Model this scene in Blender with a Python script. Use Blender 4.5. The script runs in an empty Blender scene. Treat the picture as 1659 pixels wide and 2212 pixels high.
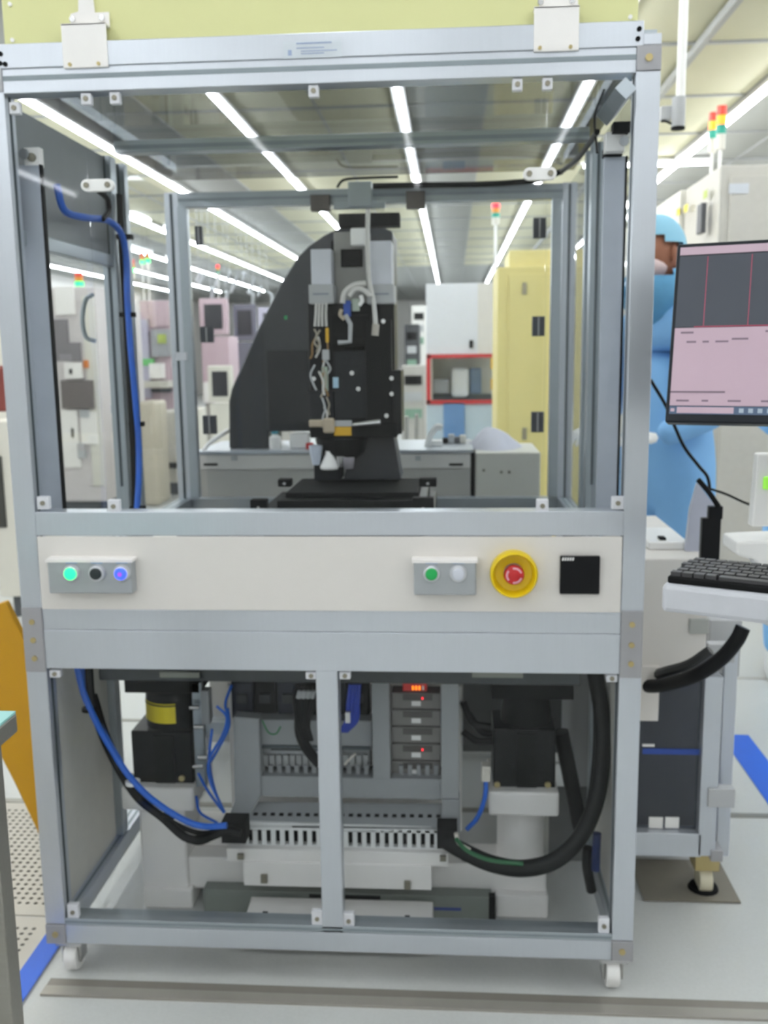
import bpy, bmesh, math, random
from mathutils import Vector, Matrix
random.seed(7)
SC = bpy.context.scene
COL = SC.collection
# ------------------------------------------------------------------ camera
F, CX, CY = 2082.0, 829.5, 1106.0
cy = Vector((977-CX, -(757-CY), -F)).normalized()
cz = -Vector((997-CX, -(13630-CY), -F))
cz = (cz - cy*cz.dot(cy)).normalized()
cxv = cy.cross(cz)
R = Matrix((cxv, cy, cz))                    # camera axes -> world axes
EYE = Vector((0, -1.92, 1.38))
cam_d = bpy.data.cameras.new('camera'); cam = bpy.data.objects.new('camera', cam_d); COL.objects.link(cam)
cam.matrix_world = Matrix.Translation(EYE) @ R.to_4x4()
cam_d.sensor_fit = 'VERTICAL'; cam_d.sensor_height = 36.0; cam_d.lens = F/2212*36.0
cam_d.clip_start = 0.05; cam_d.clip_end = 200
cam_d.dof.use_dof = True; cam_d.dof.focus_distance = 0.85; cam_d.dof.aperture_fstop = (F/2212*36.0)/1000/0.0036
SC.camera = cam
# ------------------------------------------------------------------ world, exposure
w = bpy.data.worlds.new('world'); SC.world = w; w.use_nodes = True
w.node_tree.nodes['Background'].inputs[0].default_value = (0.9, 0.95, 1, 1)
w.node_tree.nodes['Background'].inputs[1].default_value = 0.3
vs = SC.view_settings; vs.view_transform = 'Standard'; vs.look = 'None'; vs.gamma = 1; vs.use_curve_mapping = False
vs.exposure = 0.0
TUBE_EMIT = 28.0
SC.cycles.transparent_max_bounces = 32; SC.cycles.diffuse_bounces = 6; SC.cycles.max_bounces = 14
LAMP_ROWS = [-7.85, -6.6, -5.35, -4.12, -2.92, -1.63, -0.37, 0.91, 2.16, 3.4, 4.65]
CEIL = 3.13
# ------------------------------------------------------------------ pixel -> world plane
def ray(u, v): return R @ Vector((u-CX, -(v-CY), -F))
def at(u, v, Y=0.0):
    d = ray(u, v); return EYE + d*((Y-EYE.y)/d.y)
def atx(u, v, X):
    d = ray(u, v); return EYE + d*((X-EYE.x)/d.x)
def atz(u, v, Z):
    d = ray(u, v); return EYE + d*((Z-EYE.z)/d.z)
def px(u0, v0, u1, v1, Y, dep):              # a box seen between those pixels, its front at depth Y
    um, vm = (u0+u1)/2, (v0+v1)/2
    return (at(u0, vm, Y).x, at(u1, vm, Y).x, Y, Y+dep, at(um, v1, Y).z, at(um, v0, Y).z)
# ------------------------------------------------------------------ materials
MC = {}
def lin(h):
    if isinstance(h, str):
        c = [int(h[i:i+2], 16)/255 for i in (0, 2, 4)]
        return tuple(x/12.92 if x <= .04045 else ((x+.055)/1.055)**2.4 for x in c)
    return h
def mat(name, col, rough=.5, metal=0., noise=.06, scale=30., emit=0., bump=0., stretch=None):
    if name in MC: return MC[name]
    m = bpy.data.materials.new(name); m.use_nodes = True; nt = m.node_tree; p = nt.nodes['Principled BSDF']
    c = lin(col)
    p.inputs['Roughness'].default_value = rough; p.inputs['Metallic'].default_value = metal
    tc = nt.nodes.new('ShaderNodeTexCoord'); nz = nt.nodes.new('ShaderNodeTexNoise'); nz.inputs['Scale'].default_value = scale
    nz.inputs['Detail'].default_value = 3
    if stretch:
        mp = nt.nodes.new('ShaderNodeMapping'); mp.inputs['Scale'].default_value = stretch
        nt.links.new(tc.outputs['Object'], mp.inputs[0]); nt.links.new(mp.outputs[0], nz.inputs['Vector'])
    else: nt.links.new(tc.outputs['Object'], nz.inputs['Vector'])
    mx = nt.nodes.new('ShaderNodeMix'); mx.data_type = 'RGBA'
    mx.inputs['A'].default_value = (*[x*(1-noise) for x in c], 1); mx.inputs['B'].default_value = (*[min(1, x*(1+noise)) for x in c], 1)
    nt.links.new(nz.outputs['Fac'], mx.inputs['Factor']); nt.links.new(mx.outputs['Result'], p.inputs['Base Color'])
    if max(c) < .02: p.inputs['Specular IOR Level'].default_value = .2
    if bump:
        b = nt.nodes.new('ShaderNodeBump'); b.inputs['Strength'].default_value = bump; b.inputs['Distance'].default_value = .01
        nt.links.new(nz.outputs['Fac'], b.inputs['Height']); nt.links.new(b.outputs[0], p.inputs['Normal'])
    if emit:
        p.inputs['Emission Color'].default_value = (*c, 1); p.inputs['Emission Strength'].default_value = emit
    MC[name] = m; return m
def glass(name, tint, refl=.9):
    if name in MC: return MC[name]
    m = bpy.data.materials.new(name); m.use_nodes = True; nt = m.node_tree; nt.nodes.clear()
    o = nt.nodes.new('ShaderNodeOutputMaterial'); mx = nt.nodes.new('ShaderNodeMixShader')
    t = nt.nodes.new('ShaderNodeBsdfTransparent'); g = nt.nodes.new('ShaderNodeBsdfGlossy'); f = nt.nodes.new('ShaderNodeFresnel')
    t.inputs[0].default_value = (*tint, 1); g.inputs['Roughness'].default_value = .03; g.inputs['Color'].default_value = (refl, refl, refl, 1)
    f.inputs[0].default_value = 1.45
    ge = nt.nodes.new('ShaderNodeNewGeometry'); iv = nt.nodes.new('ShaderNodeMath'); iv.operation = 'SUBTRACT'; iv.inputs[0].default_value = 1
    mu = nt.nodes.new('ShaderNodeMath'); mu.operation = 'MULTIPLY'
    nt.links.new(ge.outputs['Backfacing'], iv.inputs[1]); nt.links.new(iv.outputs[0], mu.inputs[0]); nt.links.new(f.outputs[0], mu.inputs[1])
    nt.links.new(mu.outputs[0], mx.inputs[0]); nt.links.new(t.outputs[0], mx.inputs[1]); nt.links.new(g.outputs[0], mx.inputs[2])
    nt.links.new(mx.outputs[0], o.inputs[0]); MC[name] = m; return m
ALU = mat('anodised_aluminium', 'c6cbd2', .3, .6, .03, 8, stretch=(30, 30, 1))
ALUD = mat('anodised_aluminium_end_cap', 'a3a3a6', .5, .3, .03)
GROOVE = mat('profile_groove', '8a9499', .6, .3)
GRDARK = mat('dark_profile_groove', '4c555a', .6, .2)
ALUI = mat('mill_aluminium', 'a8b0b6', .36, .7, .05, 10)
WHITE = mat('white_panel', 'dedad5', .55, 0, .015)
POWDER = mat('white_powder_coat', 'f2efec', .5, 0, .02)
PLAS = mat('white_plastic', 'f0efed', .4, 0, .02)
GREYP = mat('grey_plastic', 'b4b6b8', .5, 0, .03)
DUCT = mat('grey_duct_plastic', '999c9e', .55, 0, .02)
BEIGE = mat('beige_painted_steel', 'd8d5cb', .5, 0, .02)
BEIGEG = mat('warm_grey_painted_steel', 'b9b6b0', .5, 0, .02)
YEL = mat('pale_yellow_panel', 'd6d69c', .55, 0, .03, 6)
YCAB = mat('cream_yellow_steel', 'd4c682', .5, 0, .03, 5)
BLACK = mat('black_anodised', '131416', .38, .1, .1)
BLACKM = mat('matt_black', '0e0f10', .7, 0, .1)
DGREY = mat('charcoal_casting', '303236', .45, .1, .06, 12)
DGREY2 = mat('charcoal_panel', '202226', .5, 0, .05)
GRAN = mat('dark_granite', '3d4143', .5, 0, .25, 120)
STEEL = mat('bright_steel', 'c8c8c8', .25, .9, .03)
BRASS = mat('yellow_zinc_screw', 'b8a878', .4, .6)
STL = mat('brushed_steel', '9a9890', .38, .7, .08, 4, stretch=(1, 40, 40))
BLUEC = mat('blue_tubing', '1c5fc4', .35, 0, .05)
BLUED = mat('dark_blue_sleeve', '1a2f6a', .5, 0, .1)
CABLE = mat('black_cable', '141516', .5, 0, .1)
GREENW = mat('green_wire', '2f7a4a', .5)
WIREW = mat('off_white_wire', 'cfcac0', .5)
TAPE = mat('blue_floor_tape', '1d5fd0', .45, 0, .06, 20)
LYEL = mat('yellow_sticker', 'f0dc20', .5, 0, .03)
OYEL = mat('orange_yellow_sticker', 'd9a91c', .5, 0, .03)
SIGNY = mat('yellow_plastic_board', 'c08e0a', .45, 0, .05, 8)
ESY = mat('yellow_guard', 'e2c412', .4, 0, .03)
RED = mat('red_plastic', 'c01f24', .35, 0, .05)
REDF = mat('red_frame_tape', 'b8242a', .5, 0, .05)
ORANGE = mat('orange_card', 'd8822e', .5)
CLIPM = mat('milky_clip_plastic', 'dcdde2', .35, 0, .02)
SCREW = mat('dull_screw', '8f8a7c', .5, .5)
PINK = mat('pinkish_housing', 'c4adb6', .5, 0, .03)
LILAC = mat('lilac_housing', 'bdb9cc', .5, 0, .03)
GOWN = mat('blue_cleanroom_fabric', '7eb2e2', .8, 0, .08, 5, bump=.25)
CAPM = mat('pale_blue_cap', '8cc0d8', .8, 0, .05, 12, bump=.2)
SKIN = mat('skin', '98644c', .6)
MASKM = mat('white_face_mask', 'd8c4c4', .8)
CLOTH = mat('white_cloth', 'dcdbe6', .85, 0, .03, 8, bump=.2)
TEAL = mat('teal_table_mat', '8fc4c0', .5, 0, .05)
FLOORM = mat('speckled_white_vinyl', 'c3c5c3', .33, 0, .07, 140)
PERF = mat('perforated_floor_panel', 'c4bfb4', .5, 0, .03)
HOLE = mat('floor_perforation', '5c5850', .8)
CEILA = mat('cream_ceiling_filter_panel', 'c8c6ac', .7, 0, .03, 3)
CEILB = mat('grey_ceiling_panel', 'a0a29e', .7, 0, .03, 3)
TBAR = mat('ceiling_grid_bar', 'a6a8a8', .5, .3)
WALLM = mat('white_cleanroom_wall', 'eceae6', .6, 0, .02)
LGREEN = mat('lit_green_lens', '19f070', .3, emit=3.0)
DGREEN = mat('green_lens', '189c55', .35, 0, .05)
TGREEN = mat('teal_green_lens', '1c9c86', .35)
LRED = mat('lit_red_lens', 'ff2030', .3, emit=2.5)
LBLUE = mat('lit_blue_lens', '2c48ff', .3, emit=2.2)
LVIO = mat('lit_violet_lens', '7a38ff', .3, emit=2.0)
LAMB = mat('lit_amber_lens', 'ff8a10', .3, emit=1.6)
RLENS = mat('red_lens', 'd8402c', .35)
LBL = mat('pale_blue_print', '7a9cc0', .5)
TUBE = mat('fluorescent_tube', (.93, .965, 1.0), .3, emit=TUBE_EMIT, noise=0)
GLASS = glass('clear_acrylic', (.97, .98, .985), .6)
ROOFG = glass('smoked_acrylic', (.66, .67, .68), .4)
SMOKE = glass('dark_smoked_acrylic', (.7, .71, .74), .6)
LENS = mat('dark_glass', '10161a', .1, 0)
SCRD = mat('screen_slate_image', '343943', .4, emit=.14, noise=.02)
SCRP = mat('screen_pink_table', 'a8929e', .4, emit=.24, noise=.02)
SCRL = mat('screen_red_line', '8a3048', .4, emit=.5)
SCRT = mat('screen_grey_text', '6c5c68', .4, emit=.2)
SCRB = mat('screen_taskbar', '3a4a60', .4, emit=.5)
KEY = mat('dark_grey_keys', '3c3c3e', .5)
# ------------------------------------------------------------------ geometry builder
ORG = {}
class G:
    def __init__(s): s.v = []; s.f = []; s.smooth = False
    def box(s, x0, x1, y0, y1, z0, z1):
        if x0 > x1: x0, x1 = x1, x0
        if z0 > z1: z0, z1 = z1, z0
        if y0 > y1: y0, y1 = y1, y0
        b = len(s.v)
        s.v += [(x0,y0,z0),(x1,y0,z0),(x1,y1,z0),(x0,y1,z0),(x0,y0,z1),(x1,y0,z1),(x1,y1,z1),(x0,y1,z1)]
        s.f += [tuple(b+i for i in q) for q in ((0,3,2,1),(4,5,6,7),(0,1,5,4),(1,2,6,5),(2,3,7,6),(3,0,4,7))]; return s
    def prism(s, pts, a0, a1, axis='y'):      # outline in the plane across the axis, extruded
        b = len(s.v); n = len(pts)
        for a in (a0, a1):
            for p, q in pts:
                s.v.append((p, a, q) if axis == 'y' else (a, p, q) if axis == 'x' else (p, q, a))
        s.f.append(tuple(b+i for i in range(n))); s.f.append(tuple(b+n+n-1-i for i in range(n)))
        for i in range(n):
            j = (i+1) % n; s.f.append((b+i, b+n+i, b+n+j, b+j))
        return s
    def loft(s, rings, cap=True):
        b = len(s.v); n = len(rings[0])
        for r in rings: s.v += [tuple(p) for p in r]
        for k in range(len(rings)-1):
            for i in range(n):
                j = (i+1) % n; s.f.append((b+k*n+i, b+k*n+j, b+(k+1)*n+j, b+(k+1)*n+i))
        if cap:
            s.f.append(tuple(b+n-1-i for i in range(n))); e = b+(len(rings)-1)*n; s.f.append(tuple(e+i for i in range(n)))
        return s
    def lathe(s, c, prof, axis='z', n=20, cap=True):   # prof: (radius, offset along axis)
        s.smooth = True; c = Vector(c); rings = []
        for r, h in prof:
            ring = []
            for i in range(n):
                a = 2*math.pi*i/n; p, q = r*math.cos(a), r*math.sin(a)
                ring.append(c + (Vector((p, q, h)) if axis == 'z' else Vector((p, h, q)) if axis == 'y' else Vector((h, p, q))))
            rings.append(ring)
        return s.loft(rings, cap)
    def cyl(s, p0, p1, r0, r1=None, n=14):
        return s.tube([p0, p1], r0, n, r1)
    def tube(s, path, r, n=8, r1=None):
        s.smooth = True; P = [Vector(p) for p in path]; rings = []; up = None
        for i, p in enumerate(P):
            t = (P[min(i+1, len(P)-1)] - P[max(i-1, 0)]).normalized()
            if up is None: up = Vector((0, 0, 1)) if abs(t.z) < .9 else Vector((1, 0, 0))
            a = t.cross(up).normalized(); up = a.cross(t).normalized()
            rr = r if r1 is None else r + (r1-r)*i/(len(P)-1)
            rings.append([p + a*rr*math.cos(2*math.pi*k/n) + up*rr*math.sin(2*math.pi*k/n) for k in range(n)])
        return s.loft(rings)
    def mesh(s, name, m, org=Vector()):
        me = bpy.data.meshes.new(name)
        me.from_pydata([(v[0]-org.x, v[1]-org.y, v[2]-org.z) for v in s.v], [], s.f)
        bm = bmesh.new(); bm.from_mesh(me); bmesh.ops.recalc_face_normals(bm, faces=bm.faces); bm.to_mesh(me); bm.free()
        if s.smooth:
            for p in me.polygons: p.use_smooth = True
            me.set_sharp_from_angle(angle=math.radians(40))
        me.materials.append(m); return me
    def build(s, name, m, parent=None, bev=0., label=None, kind=None):
        if parent is not None: org = ORG[parent.name]
        else:
            xs, ys, zs = zip(*[tuple(v) for v in s.v]); org = Vector(((min(xs)+max(xs))/2, (min(ys)+max(ys))/2, min(zs)))
        o = bpy.data.objects.new(name, s.mesh(name, m, org)); COL.objects.link(o)
        if parent is not None: o.parent = parent
        else: o.location = org
        ORG[o.name] = org
        if bev:
            b = o.modifiers.new('bevel', 'BEVEL'); b.width = bev; b.segments = 2; b.limit_method = 'ANGLE'
        if label: o['label'] = label
        if kind: o['kind'] = kind
        return o
def B(*a): return G().box(*a)
def spline(pts, n=6):
    P = [Vector(p) for p in pts]; P = [P[0]*2-P[1]] + P + [P[-1]*2-P[-2]]; out = []
    for i in range(1, len(P)-2):
        for k in range(n):
            t = k/n; a, b, c, d = P[i-1:i+3]
            out.append(.5*((2*b)+(c-a)*t+(2*a-5*b+4*c-d)*t*t+(3*b-a-3*c+d)*t**3))
    return out + [P[-2]]
def thing(name, label, cat, loc, group=None):
    o = bpy.data.objects.new(name, None); COL.objects.link(o); o.location = loc; o.empty_display_size = .05
    ORG[o.name] = Vector(loc); o['label'] = label; o['category'] = cat
    if group: o['group'] = group
    return o
def tag(o, label, cat, group=None):
    o['label'] = label; o['category'] = cat
    if group: o['group'] = group
    return o
def struct(o): o['kind'] = 'structure'; return o
def cable(name, pts, r, m, label, cat='cable', parent=None, n=8, group=None):
    g = G(); g.tube(spline(pts), r, n); o = g.build(name, m, parent)
    return o if parent else tag(o, label, cat, group)
def smat(name, cols, size):                 # plain checker of fine print for panels
    return mat(name, cols)
# ================================================================== STRUCTURE
floor = struct(B(-9, 6, -9, 34, -.08, 0).build('floor', FLOORM))
ORG['floor'] = ORG[floor.name]
# perforated tiles on the left, each a part
tile_me = {}
def perf_tile(x, y, s=.6):
    o = ORG[floor.name]
    if 't' not in tile_me:
        g = G().box(0, s-.008, 0, s-.008, 0, .004); tile_me['t'] = g.mesh('floor_tile', PERF)
        h = G(); n = 24
        for i in range(n):
            for j in range(n):
                cx, cyy = .05+i*(s-.108)/(n-1), .05+j*(s-.108)/(n-1); r = .0058
                b = len(h.v); h.v += [(cx+r*math.cos(a*math.pi/3), cyy+r*math.sin(a*math.pi/3), .0048) for a in range(6)]; h.f.append(tuple(b+k for k in range(6)))
        tile_me['h'] = h.mesh('floor_perforations', HOLE)
    t = bpy.data.objects.new('floor_tile', tile_me['t']); COL.objects.link(t); t.parent = floor; t.location = (x-o.x, y-o.y, 0-o.z)
    q = bpy.data.objects.new('perforations', tile_me['h']); COL.objects.link(q); q.parent = t; q['kind'] = 'stuff'
for i in range(4):
    for j in range(3):
        perf_tile(-1.56-.6*i, -.98+.6*j)
# vinyl seams and the steel strip across the floor in front
B(-8, 6, .82, .845, 0, .003).build('floor_joint', STL, floor)
B(-8, -.96, 1.50, 1.52, 0, .003).build('floor_joint', STL, floor)
B(.9, 6, 2.06, 2.075, 0, .003).build('floor_joint', BEIGEG, floor)
B(-.90, 5, -.075, -.045, 0, .006).build('floor_strip', mat('dark_brushed_strip', 'a8a49c', .4, .5), floor, label='brushed steel strip let into the vinyl floor')
B(-.90, 5, -.045, -.018, 0, .004).build('floor_strip', mat('dark_strip', '8c8880', .5, .4), floor)
tag(B(-.980, -.928, -.8, 3.2, .004, .0056).build('floor_tape', TAPE), 'blue floor tape running along the left side of the machine frame', 'floor tape')
tag(B(.96, 1.06, -.5, 1.45, .001, .0026).build('floor_tape', TAPE), 'blue floor tape on the white floor to the right of the caster', 'floor tape')
# walls
struct(B(-9.1, -9, -9, 34, 0, 3.4).build('wall_left', WALLM)); struct(B(6, 6.1, -9, 34, 0, 3.4).build('wall_right', WALLM))
struct(B(-9, 6, 34, 34.1, 0, 3.4).build('wall_back', WALLM)); struct(B(-9, 6, -9.1, -9, 0, 3.4).build('wall_front', WALLM))
ceil = struct(B(-9, 6, -9, 34, CEIL+.07, CEIL+.15).build('ceiling', CEILB))
co = ORG[ceil.name]
# ceiling grid: panels between the bars, cut so that the lamps hang below the seams
cme = [B(-.305, .305, -.61, .61, 0, .02).mesh('ceiling_panel', m) for m in (CEILA, CEILB)]
cols = [LAMP_ROWS[0]-.31+.6225*i for i in range(18)]
rows = [-.05+1.25*j for j in range(16)]
for i, x in enumerate(cols):
    for j, y in enumerate(rows):
        k = 1 if (i % 4 == 1 or x < -4.6 or (-1.3 < x < -.75)) else 0
        o = bpy.data.objects.new('ceiling_panel', cme[k]); COL.objects.link(o); o.parent = ceil; o.location = (x-co.x, y-co.y, CEIL+.045-co.z)
tb = G()
for x in cols: tb.box(x+.305, x+.318, -9, 34, CEIL+.03, CEIL+.05)
for y in rows: tb.box(-9, 6, y+.61, y+.64, CEIL+.03, CEIL+.05)
tb.build('ceiling_grid_bars', TBAR, ceil, kind='stuff')
g = B(1.44, 1.475, -2, 20, CEIL-.02, CEIL+.03); g.build('ceiling_rail', TBAR, ceil, label='grey ceiling rail running away to the back of the room')
ROWN = ['outermost row by the left wall', 'second row from the left wall', 'third row from the left wall', 'fourth row from the left wall', 'row passing the upper left corner of the enclosure',
        'row left of the microscope', 'row just right of the microscope top', 'row over the yellow cabinet', 'row above the tall beige cabinets', 'row over the right aisle', 'outermost row by the right wall']
hous = B(-.045, .045, -.61, .61, 0, .028).mesh('housing', PLAS)
tg = G(); tg.lathe((0, 0, -.012), [(.006, -.595), (.0165, -.593), (.0165, .593), (.006, .595)], 'y', 10); tubm = tg.mesh('tube', TUBE)
for r, x in enumerate(LAMP_ROWS):
    for j in range(-8, 20):
        if j < -2 and not -5 < x < 3: continue
        y = 5.44+1.24*(j-3)
        nth = ['nearest', 'second nearest', 'third nearest', 'fourth nearest', 'fifth nearest', 'sixth nearest', 'seventh nearest']
        t = thing('ceiling_light', ('overhead' if j < 3 else nth[j-3] if j < 10 else 'far')+' tube lamp, '+ROWN[r], 'ceiling light', (x, y, CEIL-.0), 'fluorescent lamps of the '+ROWN[r])
        a = bpy.data.objects.new('housing', hous); COL.objects.link(a); a.parent = t; a.location = (0, 0, 0)
        b = bpy.data.objects.new('tube', tubm); COL.objects.link(b); b.parent = t; b.location = (0, 0, -.006)
t = thing('ceiling_light', 'single lamp mounted crosswise beyond the tall cabinets on the right', 'ceiling light', (1.86, 7.9, CEIL))
a = bpy.data.objects.new('housing', hous); COL.objects.link(a); a.parent = t; a.rotation_euler = (0, 0, math.pi/2)
b = bpy.data.objects.new('tube', tubm); COL.objects.link(b); b.parent = t; b.rotation_euler = (0, 0, math.pi/2); b.location = (0, 0, -.006)

# ================================================================== MACHINE ENCLOSURE
XL0, XL1, XR0, XR1 = -.911, -.866, .340, .385
DEP = 1.2
enc = thing('machine_enclosure', 'tall aluminium profile enclosure with acrylic panes on white casters', 'machine', (-.263, .6, .0))
def E(name, m, *bx, bev=.0015, parent=None, label=None): return B(*bx).build(name, m, parent or enc, bev, label)
def groove(parent, *bx, m=GROOVE): return B(*bx).build('groove', m, parent)
# corner posts
for x0 in (XL0, XR0):
    for y0, z1 in ((0, 1.885), (DEP, 1.885)):
        p = E('post', ALU, x0, x0+.045, y0, y0+.045, .125, z1)
        xi = x0+.045 if x0 < 0 else x0
        sgn = 1 if x0 < 0 else -1
        groove(p, xi-.0005*sgn, xi+.0006*sgn, y0+.017, y0+.028, .13, 1.88, m=GRDARK)
        if y0: groove(p, x0+.018, x0+.027, y0-.001, y0+.001, .13, 1.88, m=GRDARK)
# front horizontals
def hrail(x0, x1, y0, z0, z1, m=ALU, gz=None, name='rail', dy=.045):
    p = E(name, m, x0, x1, y0, y0+dy, z0, z1)
    if gz: groove(p, x0, x1, y0-.0008, y0+.001, gz[0], gz[1])
    return p
hrail(XL1, XR0, 0, .078, .123)
hrail(XL1, XR0, .0, .1235, .139, ALUI, gz=(.129, .134))
hrail(XL1, XR0, 0, 1.01, 1.060)
hrail(XL1, XR0, 0, .807, .852)
hrail(XL1, XR0, -.001, .722, .8065)
hrail(XL0, XR0, 0, 1.882, 1.927, gz=(1.905, 1.914))
hrail(XL0, XR0+.012, -.002, 1.9272, 1.972)
rl = hrail(XL1, XR0, DEP, 1.838, 1.883, ALUI, gz=(1.856, 1.865)); hrail(XL1, XR0, DEP, .078, .123, ALUI); hrail(XL1, XR0, DEP, .86, .905, ALUI)
hrail(XL1, XR0, .62, 1.892, 1.922, ALUI, gz=(1.90, 1.91), name='cross_rail')
for x0 in (XL0, XR0):                        # rails that run back on both sides
    for z0, z1 in ((.078, .123), (.86, .905), (1.940, 1.970)):
        p = E('side_rail', ALU if z1 < .2 else ALUI, x0, x0+.045, .045, DEP, z0, z1)
        groove(p, x0+.010, x0+.017, .05, DEP-.01, z1-.0005, z1+.0008); groove(p, x0+.028, x0+.035, .05, DEP-.01, z1-.0005, z1+.0008)
    p = E('side_post', ALUI, x0+.005, x0+.04, .60, .64, .905, 1.882); groove(p, x0+.018, x0+.026, .5992, .6005, 1.03, 1.882, m=GRDARK)
    p = E('side_post', ALUI, x0+.005, x0+.04, .705, .735, .905, 1.882); groove(p, x0+.018, x0+.026, .7042, .7055, .91, 1.88, m=GRDARK)
    E('side_post', ALUI, x0+.004, x0+.041, .40, .44, .125, .86)
    if x0 < 0: E('door_rail', ALUI, x0+.01, x0+.035, .05, .60, 1.605, 1.635)
# centre post below
E('post', ALU, -.2865, -.2405, 0, .045, .123, .722)
# end brackets and corner caps with screws
def bolt(x, z, y=-.004, r=.006, m=BRASS, parent=enc):
    g = G(); g.lathe((x, y, z), [(r, 0), (r, .006)], 'y', 12); return g.build('bolt', m, parent)
for x0, z0, z1, zs in ((XL0+.001, .715, .856, (.745, .785, .825)), (XR0, .715, .856, (.745, .785, .828))):
    b = E('end_bracket', ALUD, x0, x0+.044, -.004, .001, z0, z1); [bolt(x0+.022, z, -.007, parent=b) for z in zs]
for x0, z0, z1 in ((XR0, 1.885, 1.929), (XL0, .078, .124), (XR0, .078, .124), (XL0, 1.885, 1.929)):
    b = E('corner_cap', ALUD, x0, x0+.045, -.003, .043, z0, z1); bolt(x0+.022, (z0+z1)/2, -.006, .007, parent=b)
E('end_plate', ALU, .352, .385, .0, .06, 1.93, 1.95)
for x, z in ((.343, 1.957), (.341, 1.940), (-.866, 1.954), (-.868, 1.937), (-.858, 1.935)): bolt(x, z, -.0045, .0045, BLACKM)
# faint print plate on the top rail
lp = B(*px(612, 88, 738, 125, -.0025, .001)).build('print_label', mat('silver_label', 'c6cdd3', .4, .2), enc)
for i, (a, b_, c, d) in enumerate([(640, 91, 716, 94), (640, 102, 700, 104), (650, 108, 728, 110), (622, 108, 630, 120), (650, 114, 700, 116)]):
    B(*px(a, b_, c, d, -.0032, .0005)).build('print_line', mat('blue_grey_print', '93a2c0', .5), lp)
# casters
for k, (x, y) in enumerate(((-.862, .03), (.346, .03), (-.87, DEP), (.36, DEP))):
    c = B(x-.03, x+.03, y-.03, y+.03, .070, .078).build('caster_plate', STEEL, enc)
    g = G(); g.lathe((x, y, .035), [(.012, -.014), (.033, -.014), (.035, -.010), (.035, .010), (.033, .014), (.012, .014)], 'x', 24)
    wv = g.build('wheel', PLAS, c)
    g = G().box(x-.022, x-.018, y-.018, y+.018, .025, .07); g.box(x+.018, x+.022, y-.018, y+.018, .025, .07); g.box(x-.022, x+.022, y-.02, y+.02, .066, .071)
    g.build('fork', STEEL, c)
# panes
def pane(name, m, *bx): return B(*bx).build(name, m, enc)
xa, xb = at(207, 800).x, at(1175, 800).x
pane('acrylic_pane', GLASS, XL1+.001, xa-.001, .020, .024, 1.060, 1.882)
pane('acrylic_pane', GLASS, xa+.001, xb-.001, .020, .024, 1.060, 1.882)
pane('acrylic_pane', GLASS, xb+.001, XR0-.001, .020, .024, 1.060, 1.882)
pane('acrylic_pane', GLASS, XL1, -.2865, .020, .024, .139, .722); pane('acrylic_pane', GLASS, -.2405, XR0, .020, .024, .139, .722)
for x in (XL0+.02, XR0+.022):
    for (y0, y1, z0, z1) in ((.05, .60, .91, 1.605 if x < 0 else 1.88), (.64, .705, .91, 1.88), (.735, DEP, .91, 1.88)):
        pane('side_pane', GLASS, x-.002, x+.002, y0, y1, z0, z1)
    if x < 0: B(x-.003, x+.003, .05, .70, 1.635, 1.88).build('side_sheet', mat('grey_sheet', '878b8d', .5, .3), enc)
    B(x-.002, x+.002, .045, .40, .125, .72).build('side_sheet', mat('beige_sheet', 'dedbd4', .6), enc)
    if x > 0: B(x-.002, x+.002, .44, DEP, .125, .86).build('side_sheet', mat('plain_grey_sheet', '8a8c8e', .55, .2), enc)  # grey metal sheet closing the right side behind the side post
pane('rear_door_pane', GLASS, XL1+.05, XR0-.04, DEP+.02, DEP+.024, .91, 1.835)
pane('roof_pane', ROOFG, XL0+.01, XR1-.01, .02, DEP+.02, 1.924, 1.929)
# inner frames of the rear door and its hinges
for xx in (XL1+.004, XR0-.034): E('door_frame', ALUI, xx, xx+.03, DEP-.03, DEP, .91, 1.838)
for u0, v0, u1, v1 in ((421, 488, 436, 530), (432, 705, 459, 740), (438, 898, 466, 938), (1152, 470, 1180, 514), (1150, 683, 1177, 726), (1148, 890, 1175, 934)):
    h = B(*px(u0, v0, u1, v1, DEP-.012, .02)).build('hinge', mat('dark_hinge', '3d4048', .5), enc, .001)
    um = (u0+u1)/2; B(*px(um-1.5, v0+2, um+1.5, v1-2, DEP-.015, .004)).build('hinge_pin', ALUD, h)
for u0, v0, u1, v1 in ((670, 420, 712, 455), (877, 412, 918, 450)):
    E('door_catch', mat('brown_grey_catch', '5a544e', .6), *px(u0, v0, u1, v1, DEP-.03, .03))
E('catch_plate', ALUI, *px(752, 392, 803, 446, DEP-.04, .03))
E('catch_plate', ALUI, *px(720, 436, 832, 450, DEP-.03, .02))
# clips that hold the panes
def clip(u, v, wd=11, ht=13):
    o = B(*px(u-wd, v-ht, u+wd, v+ht, .004, .015)).build('clip', CLIPM, enc, .002)
    p = at(u, v, .004); bolt(p.x, p.z, .0015, .005, SCREW, o)
for u, v in ((185, 213), (247, 211), (677, 196), (1118, 182), (1183, 180), (1355, 188), (30, 233)): clip(u, v)
for u, v in ((92, 1087), (245, 1094), (1172, 1093), (1335, 1087)): clip(u, v, 13, 14)
for u, v in ((118, 1456), (672, 1460), (745, 1460), (1322, 1466)): clip(u, v, 12, 8)
for u, v in ((157, 1971), (685, 1985), (753, 1990), (1305, 2001)): clip(u, v, 12, 16)
for u, v in ((390, 770), (250, 884), (1281, 762)): 
    o = B(*px(u-12, v-9, u+12, v+9, .66, .015)).build('clip', CLIPM, enc, .002)
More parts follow.
